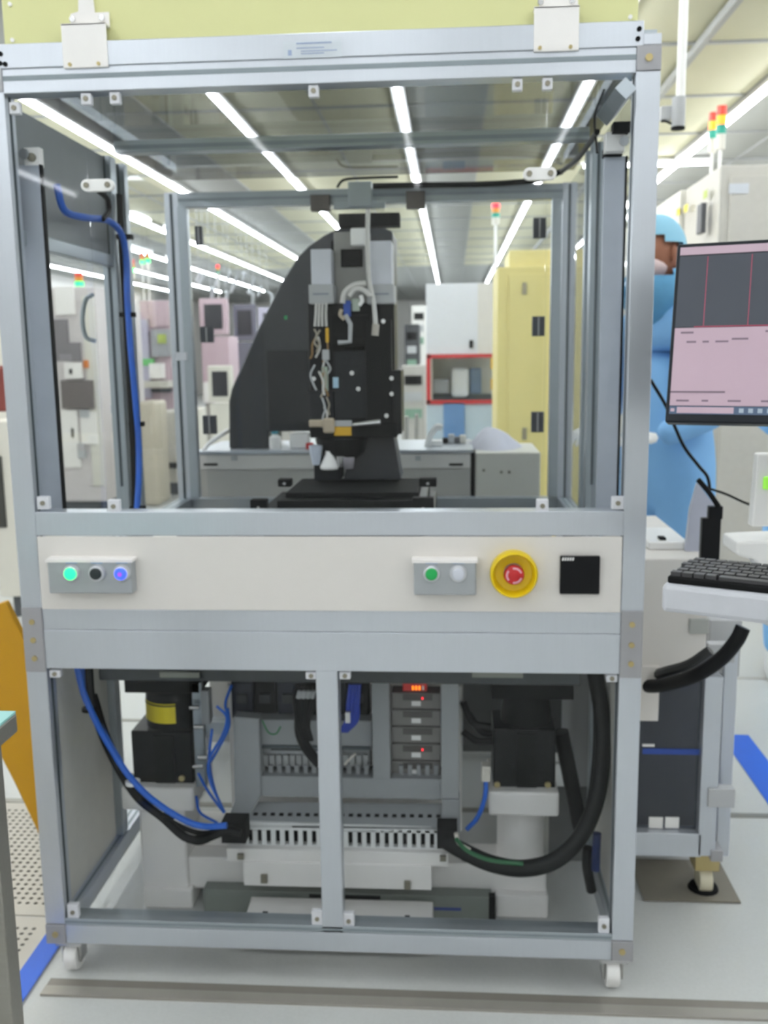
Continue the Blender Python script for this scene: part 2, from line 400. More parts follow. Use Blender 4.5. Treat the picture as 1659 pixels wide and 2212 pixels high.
# oblong latches joining the panes
for u, v in ((207, 399), (1167, 374)):
    c0, c1 = at(u-23, v), at(u+23, v); r = .0115; pts = []
    for i in range(9): a = math.pi/2+math.pi*i/8; pts.append((c0.x+r*math.cos(a), c0.z+r*math.sin(a)))
    for i in range(9): a = -math.pi/2+math.pi*i/8; pts.append((c1.x+r*math.cos(a), c0.z+r*math.sin(a)))
    lt = G().prism(pts, .006, .019).build('latch', PLAS, enc, .001)
    for k in (c0, c1): bolt(k.x, c0.z, .003, .0055, SCREW, lt)
# inner guide plates behind the front, left and right
for X0, X1, zt, zb in ((at(55, 700, .08).x, at(108, 700, .08).x, 1.765, 1.03), (at(1297, 700, .16).x, at(1342, 700, .16).x, 1.765, 1.03)):
    yy = .08 if X0 < 0 else .16
    gp = E('guide_plate', mat('satin_aluminium_plate', 'b3b8c2', .45, .3), X0, X1, yy, yy+.012, zb, zt)
    B(X1, X1+.004, yy-.001, yy+.012, zb, zt).build('edge_strip', BLACKM, gp)
hb = E('guide_head', POWDER, *px(52, 318, 86, 360, .08, .02)); bolt(at(60, 336, .06).x, at(60, 336, .06).z, .076, .009, SCREW, hb); bolt(at(46, 330, .06).x, at(46, 330, .06).z, .07, .011, STEEL, hb)
hb = E('guide_head', POWDER, *px(1310, 284, 1350, 326, .12, .04)); E('guide_buffer', BLACKM, *px(1305, 318, 1345, 337, .15, .03)); bolt(at(1352, 300, .1).x, at(1352, 300, .1).z, .115, .010, STEEL, hb)
E('guide_buffer', BLACKM, *px(1325, 262, 1362, 285, .1, .03))
g = G(); g.tube([atx(1310, 250, .30), atx(1352, 190, .315)], .02, 4); g.build('gas_cylinder', ALUI, enc)
for pts in ([atx(1290, 330, .33), atx(1285, 250, .33), atx(1305, 195, .33)],):
    cable('cable', pts, .003, CABLE, '', parent=enc)
# lift rod and little damper beside the left guide plate
g = G(); g.cyl(at(56, 700, .10), at(72, 1082, .10), .0045); g.build('lift_rod', mat('rosy_steel_rod', 'c4b8b6', .35, .4), enc)
g = G(); g.cyl(at(57, 640, .095), at(60, 700, .095), .007); g.build('rod_sleeve', POWDER, enc)
g = G(); g.cyl(at(70, 800, .09), at(74, 850, .09), .006); g.build('rod_damper', mat('dark_green_damper', '3c4a48', .5), enc)
g = G(); g.cyl(at(74, 850, .09), at(76, 868, .09), .007); g.build('rod_stop', RED, enc)
# pull handle on the left side door
hz = [atx(200, 637, -.93), atx(185, 648, -.955), atx(178, 690, -.965), atx(186, 728, -.955), atx(207, 737, -.93)]
cable('door_handle', hz, .006, mat('grey_handle', '8c9496', .4, .5), '', parent=enc)
# two brackets holding the yellow hood
def hood_bracket(u0, v0, u1, v1):
    x0, x1, _, _, z0, z1 = px(u0, v0, u1, v1, -.012, 0)
    b = B(x0, x1, -.006, -.001, z0, z1).build('hood_bracket', POWDER, enc, .001)
    B(x0, x1, -.006, .02, z1-.003, z1).build('bracket_lip', POWDER, b)
    c = (x0+x1)/2; w2 = (x1-x0)/2
    G().prism([(x0+.01, z1), (x1, z1), (x1, z1+.025), (c+.016, z1+.025), (c+.014, z1+.06), (c-.014, z1+.06), (c-.016, z1+.028), (x0+.012, z1+.024)], .016, .02).build('bracket_tab', POWDER, b)
    for xx in (c-.028, c+.03): bolt(xx, z1+.014, .012, .0055, STEEL, b)
    for xx in (c-.03, c+.026): bolt(xx, z0+.006, -.009, .0035, BRASS, b)
hood_bracket(131, 47, 228, 144); hood_bracket(1154, 10, 1252, 108)
# yellow hood above the frame
hd = thing('upper_panel', 'pale yellow upright panel standing on top of the enclosure front', 'panel', (-.25, .037, 1.974))
B(-.868, .345, .022, .052, 1.974, 2.45).build('hood_panel', YEL, hd, .003)
for x, z in ((-.85, 1.985), (-.85, 2.05), (.33, 1.985), (.33, 2.05)): bolt(x, z, .018, .004, PLAS, hd)

# control panel with its buttons
cp = B(XL1+.002, XR0-.002, -.004, .0, .853, 1.009).build('control_panel', WHITE, enc, .001)
def bbox_(u0, v0, u1, v1, btns):
    x0, x1, _, _, z0, z1 = px(u0, v0, u1, v1, -.03, 0)
    s = 1
    x0, x1, _, _, z0, z1 = px(u0, v0, u1, v1, 0, 0)
    zc = (z0+z1)/2
    b = B(x0, x1, -.034, -.004, z0, z1-.004).build('button_box', mat('silver_button_box', 'a9adb0', .45, .4), enc, .003, 'silver push button box')
    B(x0-.003, x1+.003, -.036, -.004, z1-.006, z1).build('box_lip', POWDER, enc)
    return b
def button(b, u, v, lens, inner=None, name='push_button'):
    p = at(u, v, -.045); x, z = p.x, p.z
    g = G(); g.lathe((x, -.0335, z), [(.0175, 0), (.0175, -.004), (.0155, -.009), (.0125, -.010), (.0125, 0)], 'y', 28, cap=False); g.build('bezel', STEEL if False else mat('satin_bezel', 'd4d6da', .3, .5), enc)
    g = G(); g.lathe((x, -.034, z), [(.0122, 0), (.0122, -.012), (.011, -.0145), (.006, -.0155), (.001, -.0156)], 'y', 28); o = g.build(name, lens, enc)
    if inner:
        g = G(); g.lathe((x, -.0492, z), [(.0045, 0), (.0045, -.001)], 'y', 16); g.build('lamp_spot', inner, o)
    B(x-.012, x+.012, -.0348, -.034, z+.0195, z+.0225).build('button_label', LBL, b)
b1 = bbox_(118, 1201, 296, 1274, 3)
button(b1, 151, 1240, LGREEN); button(b1, 206, 1240, mat('dark_lens', '222c2e', .3)); button(b1, 260, 1240, LBLUE, LVIO)
b2 = bbox_(895, 1202, 1028, 1277, 2)
button(b2, 932, 1241, mat('green_button', '14a452', .4)); button(b2, 990, 1241, mat('white_button', 'd4d8e2', .3))
p = at(1110, 1240, -.02); x, z = p.x, p.z
g = G(); g.lathe((x, -.004, z), [(.047, 0), (.048, -.02), (.0465, -.030), (.0435, -.033), (.041, -.030), (.037, -.008), (.020, -.006)], 'y', 40, cap=False); es = g.build('stop_guard', ESY, enc, label='yellow round stop button guard')
g = G(); g.lathe((x, -.004, z), [(.016, 0), (.016, -.014), (.019, -.016), (.0205, -.022), (.019, -.028), (.012, -.0315), (.001, -.032)], 'y', 30); rb = g.build('stop_button', RED, enc, label='red mushroom button')
for k in range(3):
    ro, ri = .0165, .0115; pts = []
    a0 = math.radians(20+120*k)
    ring = [(ro*math.cos(a0+math.radians(9*i)), ro*math.sin(a0+math.radians(9*i))) for i in range(10)] + [(ri*math.cos(a0+math.radians(9*i)), ri*math.sin(a0+math.radians(9*i))) for i in range(9, -1, -1)]
    G().prism([(x+a, z+c) for a, c in ring], -.0352, -.030).build('arrow_mark', mat('pink_white_print', 'd8a0ac', .5), rb)
bs = B(*px(1210, 1202, 1296, 1284, -.014, .010)).build('black_indicator', BLACK, enc, .002, 'square black indicator face')
for i in range(5):
    q = at(1214+i*5.4, 1208, -.016); G().prism([(q.x, q.z-.003), (q.x+.0032, q.z-.003), (q.x+.0045, q.z+.003), (q.x+.0013, q.z+.003)], -.0156, -.0138).build('logo_mark', PLAS, bs)

# ================================================================== UPPER COMPARTMENT
gb = thing('granite_base', 'dark granite slab carrying the microscope stage inside the frame', 'machine base', (-.26, .55, .66))
gz0 = at(700, 1476, .12).z
B(-.80, .28, .12, .98, gz0, .86).build('granite_slab', GRAN, gb, .004)
for u0, u1 in ((345, 430), (1020, 1130)): B(*px(u0, 1453, u1, 1464, .112, .008)).build('nameplate', mat('tarnished_plate', '8c8e86', .5, .3), gb)
mt = thing('motion_stage', 'black motion stage plates under the microscope objectives', 'stage', (-.26, .5, .86))
Y1 = .42
def PB(par, name, m, u0, v0, u1, v1, Y, dep, bev=.002, label=None): return B(*px(u0, v0, u1, v1, Y, dep)).build(name, m, par, bev, label)
zs = at(740, 1036, .76).z-.045
xs0, xs1 = at(545, 1090, Y1).x, at(938, 1090, Y1).x
B(xs0+.03, xs1-.03, Y1-.02, .86, .86, zs-.03).build('stage_base', BLACKM, mt, .003)
B(xs0, xs1, Y1-.06, .84, zs-.035, zs).build('lower_plate', BLACK, mt, .003)
zt = at(740, 1036, .76).z-.004
B(at(600, 1060, Y1+.04).x, at(922, 1060, Y1+.04).x, Y1+.02, .80, zs, zt-.006).build('middle_plate', BLACK, mt, .003)
B(at(618, 1040, Y1+.08).x, at(905, 1040, Y1+.08).x, Y1+.06, .76, zt-.006, zt+.008).build('upper_plate', BLACKM, mt, .003)
for u0, v0, u1, v1 in ((540, 1080, 575, 1104), (890, 1076, 937, 1106), (905, 1034, 943, 1052), (600, 1036, 628, 1052)):
    c = PB(mt, 'corner_stop', BLACKM, u0, v0, u1, v1, Y1-.075, .03); q = at((u0+u1)/2, v1-7, Y1-.08); bolt(q.x, q.z, Y1-.079, .004, STEEL, c)
# microscope head
mh = thing('microscope_head', 'black microscope head with white cone objective above the stage', 'microscope', (at(765, 1030, .66).x, .7, zt+.008))
Ym = .62
g = G().prism([(at(u, v, Ym+.05).x, at(u, v, Ym+.05).z) for u, v in ((762, 940), (850, 940), (866, 1036), (742, 1036))], Ym+.05, Ym+.18); g.build('column_foot', DGREY, mh, .003)
PB(mh, 'column_foot', DGREY2, 678, 985, 735, 1038, Ym+.04, .1)
PB(mh, 'back_plate', BLACK, 668, 655, 853, 940, Ym+.03, .14)
PB(mh, 'side_plate', BLACK, 845, 800, 867, 938, Ym-.01, .14)
PB(mh, 'front_plate', DGREY2, 722, 745, 838, 905, Ym, .03)
PB(mh, 'camera_body', BLACKM, 715, 680, 800, 760, Ym+.0, .03)
PB(mh, 'center_cover', BLACKM, 790, 690, 846, 930, Ym-.015, .045)
PB(mh, 'clamp_block', DGREY2, 668, 845, 722, 940, Ym, .03)
PB(mh, 'lower_block', BLACKM, 670, 915, 858, 945, Ym-.02, .1)
g = G(); tp = at(735, 938, Ym+.02); k = 3.0/2082*.0+(Ym+1.94)/2082
g.lathe((tp.x, Ym+.05, tp.z), [(52*k, 0), (58*k, -.012), (52*k, -38*k), (36*k, -56*k), (14*k, -62*k)], 'z', 32); tr = g.build('objective_turret', BLACK, mh)
def obj_(u, v0, v1, r0, r1, m, lab=None):
    a = at(u, v0, Ym+.0); b = at(u, v1, Ym+.0); g = G()
    g.lathe((a.x, Ym, 0), [(r0*k, a.z), (r0*k, a.z-.008), (r1*k, b.z+.006), (r1*k*.9, b.z)], 'z', 28); g.build('objective', m, mh, label=lab)
obj_(711, 974, 1013, 8, 21, PLAS, 'white cone objective'); obj_(682, 962, 1004, 15, 9, mat('frosted_objective', 'bcc4d2', .4), 'pale objective')
obj_(753, 988, 1012, 13, 11, mat('steel_objective', 'a8a4ac', .3, .6)); obj_(736, 985, 1008, 10, 8, STEEL)
# z-axis motor covers and the top plate
for u0, u1, v0 in ((672, 716, 538), (798, 846, 520)):
    mcv = PB(mh, 'motor_cover', mat('pale_grey_cover', 'd2d4dc', .45), u0, v0, u1, 640, Ym, .1)
    PB(mh, 'connector_housing', GREYP, u0-5, 614, u1+5, 656, Ym-.01, .11)
    PB(mcv, 'print_line', mat('grey_print', '8c909c', .5), u0+4, 633, u1-6, 637, Ym-.0115, .001, 0)
PB(mh, 'top_bracket', mat('grey_bracket', '9b9a96', .5), 722, 500, 798, 660, Ym+.06, .05)
PB(mh, 'bracket_window', BLACKM, 736, 538, 782, 576, Ym+.05, .012)
PB(mh, 'crossbar', BLACKM, 731, 460, 863, 489, Ym+.04, .05)
PB(mh, 'side_cheek', BLACKM, 716, 520, 730, 655, Ym+.07, .06)
PB(mh, 'junction_box', PLAS, 757, 492, 790, 530, Ym+.02, .02, .004)
PB(mh, 'blue_connector', mat('blue_connector', '1f4fae', .4), 742, 649, 757, 684, Ym-.02, .015)
PB(mh, 'terminal', mat('pale_green_terminal', 'b8c4b4', .5), 760, 645, 776, 672, Ym-.012, .012)
PB(mh, 'yellow_label', OYEL, 722, 922, 759, 941, Ym-.022, .001, 0)
PB(mh, 'grey_label', GREYP, 722, 908, 760, 921, Ym-.022, .001, 0)
PB(mh, 'blue_label', mat('sky_label', 'a8c8dc', .5), 719, 815, 731, 838, Ym-.001, .001, 0)
PB(mh, 'cable_plug', mat('tan_plug', 'b8aa94', .5), 667, 907, 700, 923, Ym-.03, .015, .004); PB(mh, 'cable_plug', mat('tan_plug', 'b8aa94', .5), 697, 903, 722, 936, Ym-.035, .015, .006)
g = G(); g.cyl(at(762, 918, Ym-.03), at(822, 912, Ym-.03), .006, .010, 12); g.build('adjusting_rod', STEEL, mh)
for u, v in ((846, 817), (846, 851), (828, 694), (678, 818), (760, 806), (774, 840), (835, 898)):
    q = at(u, v, Ym-.016); g = G(); g.lathe((q.x, Ym-.018, q.z), [(.006, 0), (.006, .01)], 'y', 12); g.build('bolt', STEEL, mh)
def C(pts, Y): return [at(u, v, Y) for u, v in pts]
WC = mat('white_cable', 'd6d4d0', .5)
cable('cable_bundle', C([(795, 452), (794, 520), (797, 600), (808, 660), (812, 715)], Ym-.03), .006, WC, 'white cable bundle hanging from the rear rail past the microscope top', 'cable')
cable('signal_cable', C([(790, 612), (765, 616), (745, 632), (740, 655)], Ym-.035), .007, WC, '', parent=mh)
cable('signal_cable', C([(800, 640), (785, 626), (768, 625), (754, 640)], Ym-.045), .006, WC, '', parent=mh)
cable('signal_cable', C([(776, 660), (782, 650), (779, 638)], Ym-.05), .005, PLAS, '', parent=mh)
cable('signal_cable', C([(812, 700), (810, 725)], Ym-.04), .009, mat('tan_white', 'bdb6ac', .5), '', parent=mh)
g = G(); g.tube(C([(746, 680), (757, 700), (756, 738), (730, 740)], Ym-.03), .006, 8); g.build('bent_pipe', GREYP, mh)
cable('signal_cable', C([(738, 668), (735, 680), (744, 690)], Ym-.03), .005, mat('tan_plug', 'b8aa94', .5), '', parent=mh)
for i, u in enumerate((683, 690, 697, 705)):
    cable('ribbon_lead', C([(u, 655), (u-1, 680), (u-3+i, 705)], Ym-.02), .0035, WC, '', parent=mh, n=6)
for i in range(14):
    u = 674+random.random()*40; v = 700+random.random()*180
    pts = [(u, v)]
    for kx in range(3): pts.append((max(670, min(720, pts[-1][0]+random.uniform(-10, 10))), pts[-1][1]+random.uniform(10, 26)))
    cable('lead_wire', C(pts, Ym-.012-.01*random.random()), .0028, [WC, mat('beige_wire', 'a39b8c', .5), GREYP, mat('brown_wire', '8a6a3a', .5)][i % 4], '', parent=mh, n=6)
PB(mh, 'wire_terminal', GREYP, 696, 755, 711, 778, Ym-.02, .012); PB(mh, 'wire_terminal', mat('green_grey_terminal', '9aa898', .5), 695, 792, 708, 846, Ym-.02, .012)
PB(mh, 'wire_terminal', OYEL, 703, 708, 710, 740, Ym-.02, .008)

# cables of the upper compartment
cl = [atx(122, 400, -.86), atx(140, 455, -.86), atx(185, 470, -.85), atx(232, 476, -.85), atx(262, 505, -.84), atx(273, 560, -.84), atx(275, 640, -.84), atx(283, 760, -.84), atx(292, 860, -.84), atx(299, 950, -.84), atx(300, 1030, -.84), atx(295, 1110, -.845)]
bc = cable('air_hose', cl, .0085, BLUEC, 'blue hose bundle strapped to the left side post inside the enclosure', 'hose')
cable('power_cable', [atx(258, 420, -.86), atx(262, 520, -.86), atx(270, 640, -.86), atx(277, 780, -.855), atx(284, 900, -.855), atx(289, 1000, -.855), atx(291, 1110, -.855)], .009, CABLE, 'black cable running behind the blue hose at the left post', 'cable')
for u, v in ((264, 512), (270, 680), (290, 916), (292, 1098)):
    a = atx(u, v, -.852); tag(B(a.x-.012, a.x+.026, a.y-.012, a.y+.012, a.z-.006, a.z+.006).build('cable_tie', BLACKM), {512: 'black cable tie at the top bend of the blue hose', 680: 'second black cable tie down the blue hose', 916: 'third black cable tie down the blue hose', 1098: 'lowest black cable tie of the blue hose at the rail'}[v], 'cable tie')
cable('signal_cable', [atx(212, 412, -.84), atx(232, 430, -.84), atx(236, 455, -.84), atx(222, 474, -.84)], .006, CABLE, 'short black cable loop under the left latch', 'cable')
cable('power_cable', [at(728, 405, 1.17), at(745, 388, 1.17), at(800, 384, 1.17), at(860, 382, 1.17)], .004, CABLE, 'thin black lead arching over the rear rail', 'cable')
cable('power_cable', [at(805, 402, 1.16), at(900, 400, 1.16), at(1040, 398, 1.16), at(1150, 390, 1.16), at(1215, 370, 1.16)], .009, CABLE, 'thick black cable lying along the top rear rail', 'cable')
cable('power_cable', [atx(1212, 372, .33), atx(1250, 340, .33), atx(1290, 285, .33)], .007, CABLE, 'black cable along the upper right side rail', 'cable')

# ================================================================== LOWER COMPARTMENT
YL = .30
def isolator(u, lab, yellow):
    s = 1 if yellow else 0
    if yellow: pars = dict(pl=(268, 1470, 432, 1498), cy=(302, 1496, 418, 1585), sq=(286, 1580, 416, 1700), fl=(262, 1702, 418, 1752), col=(304, 1750, 403, 1925), ft=(310, 1920, 416, 1968))
    else: pars = dict(pl=(1062, 1474, 1240, 1512), cy=(1084, 1508, 1196, 1590), sq=(1066, 1575, 1200, 1712), fl=(1056, 1712, 1208, 1764), col=(1076, 1762, 1180, 1880), ft=(1070, 1935, 1184, 1993))
    b = px(*pars['ft'], YL-.03, .13)
    t = thing('vibration_isolator', lab, 'isolator', ((b[0]+b[1])/2, YL+.05, b[4]))
    def q(n, m, k, Y=YL, d=.12, bev=.003, l=None): return B(*px(*pars[k], Y, d)).build(n, m, t, bev, l)
    q('top_plate', BLACKM, 'pl', YL-.01, .16); 
    x0, x1, _, _, z0, z1 = px(*pars['cy'], YL, .1)
    g = G(); r = (x1-x0)/2; c = ((x0+x1)/2, YL+r*.9, z0)
    if yellow: g.lathe(c, [(r, 0), (r, z1-z0)], 'z', 32); g.build('air_cylinder', BLACK, t)
    else: g.lathe(c, [(r*.7, 0), (r, .02), (r, (z1-z0)*.5), (r*.85, z1-z0)], 'z', 32); g.build('air_cylinder', BLACKM, t)
    q('actuator_body', BLACK, 'sq', YL-.01, .13); 
    x0, x1, _, _, z0, z1 = px(*pars['sq'], YL-.01, .1); B((x0*.62+x1*.38), (x0*.3+x1*.7), YL-.014, YL-.01, z0+.003, z1-.01).build('face_strip', BLACKM, t)
    q('flange', POWDER, 'fl', YL-.04, .20, .006)
    if yellow: q('column', POWDER, 'col', YL-.02, .14, .006)
    else:
        x0, x1, _, _, z0, z1 = px(*pars['col'], YL, .1); g = G(); g.lathe(((x0+x1)/2, YL+.06, z0), [((x1-x0)/2, 0), ((x1-x0)/2, z1-z0)], 'z', 36); g.build('column', POWDER, t)
    B(b[0], b[1], YL-.03, YL+.12, 0, b[5]).build('foot', POWDER, t, .006)
    bl = [(391, 1684)] if yellow else [(1074, 1698), (1184, 1698)]
    for u_, v_ in bl: p_ = at(u_, v_, YL-.02); bolt(p_.x, p_.z, YL-.016, .0075, BRASS, t)
    if yellow:
        x0, x1, _, _, z0, z1 = px(302, 1519, 372, 1561, YL, 0); cx_, cy_, r_ = c[0], c[1], r+.001
        def arc(z0, z1, m, n, rr):
            g = G(); n_ = 8; a0, a1 = math.radians(196), math.radians(290); ring0 = []; 
            vs_ = [(cx_+rr*math.cos(a0+(a1-a0)*i/n_), cy_+rr*math.sin(a0+(a1-a0)*i/n_)) for i in range(n_+1)]
            b_ = 0
            for zz in (z0, z1): g.v += [(p[0], p[1], zz) for p in vs_]
            g.f += [(i, i+1, n_+2+i, n_+1+i) for i in range(n_)]
            g.build(n, m, t)
        arc(z0, z1, LYEL, 'warning_label', r_); arc(z1-.007, z1-.003, BLACKM, 'label_print', r_+.0006)
    return t
isolator(350, 'black air isolator with a yellow label on a white leg, left of the wiring ducts', True)
isolator(1130, 'black air isolator on a white round column, right of the wiring ducts', False)
# floor-level white frame joining the legs
bf = thing('base_beam', 'white horizontal beam joining the two isolator legs near the floor', 'beam', (-.3, .36, .17))
bx = px(398, 1852, 1178, 1936, YL, .1); bz0, bz1 = at(700, 1925, YL).z, at(700, 1856, YL).z
B(at(400, 1890, YL).x, at(1180, 1900, YL).x, YL-.005, YL+.1, bz0, bz1).build('beam', POWDER, bf, .006)
B(at(402, 1800, YL+.05).x, at(492, 1800, YL+.05).x, YL+.05, YL+.15, bz1, at(450, 1790, YL+.05).z).build('gusset', POWDER, bf, .006)
# wiring cabinet
wc = thing('wiring_cabinet', 'open electrical mounting plate with grey slotted wiring ducts', 'electrical cabinet', (-.27, .25, bz1))
Yc = .22
def W(n, m, u0, v0, u1, v1, Y=Yc, d=.05, bev=.0015, label=None, parent=None): return B(*px(u0, v0, u1, v1, Y, d)).build(n, m, parent or wc, bev, label)
W('mounting_plate', POWDER, 497, 1480, 998, 1790, Yc+.14, .006)
W('mounting_plate', POWDER, 490, 1838, 968, 1866, Yc-.03, .06)
W('tray_front', POWDER, 526, 1866, 932, 1918, Yc-.035, .03)
for u, v in ((519, 1852), (957, 1856), (570, 1897), (880, 1911)): W('clip_screw', SCREW, u-7, v-6, u+7, v+12 if v > 1880 else v+6, Yc-.045, .008)
# lower slotted duct: back, top and fingers with gaps between
db = W('duct_back', BLACKM, 530, 1795, 950, 1836, Yc+.005, .03)
W('duct_lip', mat('white_duct', 'e6e7e6', .5), 523, 1782, 960, 1797, Yc-.012, .06); W('duct_lip', mat('white_duct', 'e6e7e6', .5), 523, 1828, 960, 1839, Yc-.012, .06)
fx = []
u = 531.0
while u < 952:
    fx.append(u); u += 19.6
fm = None
for u in fx: W('duct_finger', mat('white_duct', 'e6e7e6', .5), u-4.5, 1794, u+5.5, 1831, Yc-.012, .006, 0)
# sloping top cover of the lower duct with its row of holes
p0, p1 = at(524, 1782, Yc-.012), at(558, 1732, Yc+.05)
q0, q1 = at(960, 1787, Yc-.012), at(955, 1736, Yc+.05)
g = G(); g.v = [tuple(p0), tuple(q0), tuple(q1), tuple(p1), (p0.x, p0.y, p0.z-.006), (q0.x, q0.y, q0.z-.006), (q1.x, q1.y, q1.z-.006), (p1.x, p1.y, p1.z-.006)]
g.f = [(0,1,2,3),(4,7,6,5),(0,4,5,1),(1,5,6,2),(2,6,7,3),(3,7,4,0)]; g.build('duct_cover', DUCT, wc)
for i in range(22):
    f = .47; a = p0.lerp(q0, 0); L = p0.lerp(p1, f); Rr = q0.lerp(q1, f); pt = L.lerp(Rr, .03+.945*i/21)
    B(pt.x-.005, pt.x+.005, pt.y-.006, pt.y+.004, pt.z-.001, pt.z+.0018).build('duct_slot', BLACKM, wc)
# left slanting duct and uprights
g = G().prism([(at(u_, v_, Yc).x, at(u_, v_, Yc).z) for u_, v_ in ((500, 1555), (556, 1560), (560, 1728), (522, 1790), (480, 1800), (503, 1740))], Yc+.02, Yc+.06); g.build('vertical_duct', DUCT, wc, .002)
W('vertical_duct', DUCT, 804, 1474, 842, 1682, Yc+.02, .05)
W('vertical_duct', DUCT, 953, 1473, 992, 1727, Yc+.01, .06); W('vertical_duct', DUCT, 955, 1729, 994, 1800, Yc+.0, .05)
W('horizontal_duct', DUCT, 560, 1680, 955, 1724, Yc+.03, .06)
W('horizontal_duct', DUCT, 556, 1556, 803, 1618, Yc+.05, .05)
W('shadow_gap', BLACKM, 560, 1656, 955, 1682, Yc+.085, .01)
u = 566
while u < 952:
    if not (795 < u < 850): W('duct_finger', DUCT, u-4.5, 1654, u+4.5, 1682, Yc+.05, .008, 0)
    u += 18.8
tbk = W('terminal_strip', mat('terminal_grey', '8e9294', .5), 562, 1618, 800, 1658, Yc+.075, .03)
for i in range(16): W('terminal', mat('terminal_pale', 'a6a8a8', .5), 568+i*14.4, 1632, 579+i*14.4, 1655, Yc+.062, .014, .0008)
W('terminal_cover', DUCT, 585, 1622, 740, 1630, Yc+.06, .012); W('mounting_rail', GRDARK, 560, 1612, 800, 1619, Yc+.045, .01)
# black drive modules behind, with blue cable clusters
for i in range(6):
    u0 = 500+i*50; dm = W('drive_module', BLACKM if i % 2 else mat('navy_module', '141a2c', .5), u0, 1474, u0+46, 1552, Yc+.09, .05)
    W('module_socket', mat('module_grey', '2a2c30', .5), u0+10, 1500, u0+34, 1520, Yc+.084, .008, parent=dm)
# stacked controllers with the red display
for i in range(5):
    v0 = 1497+i*37
    ms = W('controller_module', mat('taupe_module', '807d7b', .5), 846, v0, 952, v0+34, Yc+.06, .05)
    W('module_label', PLAS, 889, v0+18, 909, v0+28, Yc+.058, .003, 0, parent=ms)
    W('module_face', mat('dark_taupe', '55524f', .5), 870, v0+3, 934, v0+16, Yc+.0585, .002, 0, parent=ms)
    if i in (0, 3): W('status_lamp', LRED, 911, v0+10, 914, v0+14, Yc+.056, .003, 0, parent=ms)
ds = W('red_display', mat('red_display', '9c1410', .3, emit=.35), 870, 1476, 922, 1493, Yc+.05, .02, label='red lit digital display')
for u_, m_ in ((890, LAMB), (897, LAMB), (904, LAMB), (912, PLAS)): W('display_digit', m_, u_, 1482, u_+4, 1491, Yc+.0485, .002, 0, parent=ds)
# cables inside
def LC(pts, Y): return [at(u, v, y) for (u, v), y in zip(pts, Y if isinstance(Y, (list, tuple)) else [Y]*len(pts))]
cable('air_hose', LC([(166, 1440), (180, 1495), (208, 1560), (245, 1625), (282, 1680), (330, 1728), (395, 1770), (440, 1785), (490, 1783)], .10), .0075, BLUEC, 'thick blue hose sweeping down from the upper left to the ducts', 'hose')
cable('air_hose', LC([(178, 1440), (192, 1500), (225, 1580), (262, 1645)], .13), .005, BLUEC, 'thin blue hose beside the thick blue hose at the left', 'hose')
cable('power_cable', LC([(192, 1440), (198, 1510), (222, 1590), (262, 1670), (300, 1725), (350, 1765), (400, 1808), (440, 1812), (490, 1795), (520, 1800)], .12), .010, CABLE, 'thick black cable sweeping under the left blue hose', 'cable')
cable('power_cable', LC([(205, 1500), (235, 1595), (280, 1680), (330, 1745), (390, 1785), (440, 1800), (500, 1785)], .15), .006, CABLE, 'thinner black cable above the thick left one', 'cable')
cable('power_cable', LC([(330, 1745), (385, 1800), (430, 1822), (480, 1800)], .14), .004, CABLE, 'thin black lead sagging lowest at the left leg', 'cable')
tag(B(*px(478, 1778, 530, 1822, .14, .05)).build('cable_plug', BLACKM), 'black cable bundle end at the left end of the white slotted duct', 'plug')
tag(B(*px(944, 1790, 988, 1834, .14, .05)).build('cable_plug', BLACKM), 'black cable bundle end at the right end of the white slotted duct', 'plug')
for u, v in ((193, 1532), (287, 1690), (365, 1762)):
    p_ = at(u, v, .11); g = G(); g.lathe((p_.x, p_.y, p_.z), [(.017, -.004), (.017, .004)], 'z', 12); tag(g.build('cable_tie', BLACKM if v != 1690 else PLAS), {1532: 'black tie high on the lower left hose bundle', 1690: 'white tie beside the left isolator', 1762: 'black tie on the hose bundle under the left isolator'}[v], 'cable tie')
for i, pts in enumerate(([(468, 1525), (490, 1550), (480, 1590), (452, 1640), (455, 1690), (485, 1755)], [(458, 1575), (452, 1640), (462, 1700), (482, 1750)], [(428, 1670), (450, 1710), (484, 1756)], [(424, 1720), (432, 1755), (470, 1778)], [(492, 1530), (494, 1570), (470, 1620), (448, 1655)], [(500, 1480), (487, 1520), (495, 1552)])):
    cable('air_hose', LC(pts, .20+.012*i), .0035, BLUEC, ['thin blue tube curling from the left fittings to the duct', 'thin blue tube passing straight down beside the left duct', 'short blue tube slanting from the left isolator valve', 'lowest thin blue tube looping to the duct end', 'blue tube crossing over beside the left duct', 'short blue tube at the top of the left duct'][i], 'hose')
# valve parts right of left isolator
vb = thing('air_valve', 'grey air valve block beside the left isolator', 'valve', (at(435, 1600, .28).x, .29, at(435, 1700, .28).z))
B(*px(418, 1475, 440, 1700, .29, .02)).build('valve_plate', ALUI, vb, .002); B(*px(434, 1492, 452, 1566, .27, .03)).build('valve_body', DUCT, vb, .002)
for u, v in ((418, 1528), (428, 1570), (426, 1655), (436, 1636)): 
    g = G(); g.cyl(at(u-8, v, .27), at(u+12, v, .27), .006, n=10); g.build('fitting', STEEL, vb)
cable('power_cable', LC([(652, 1478), (650, 1520), (648, 1580), (665, 1620), (690, 1650)], .19), .013, CABLE, 'thick black cable drop left of the centre post', 'cable')
for i in range(7): cable('power_cable', LC([(640+i*8, 1478), (636+i*8, 1510), (642+i*4, 1560), (655+i*3, 1600)], .17+.008*i), .005, CABLE, 'black lead in the cable drop beside the centre post', 'cable', group='black leads left of the centre post')
for i in range(4): cable('wire_label', LC([(648+i*10, 1492), (644+i*10, 1508)], .165+.005*i), .0055, GREYP, 'grey marker sleeve on a black lead beside the centre post', 'sleeve', group='marker sleeves left of the centre post')
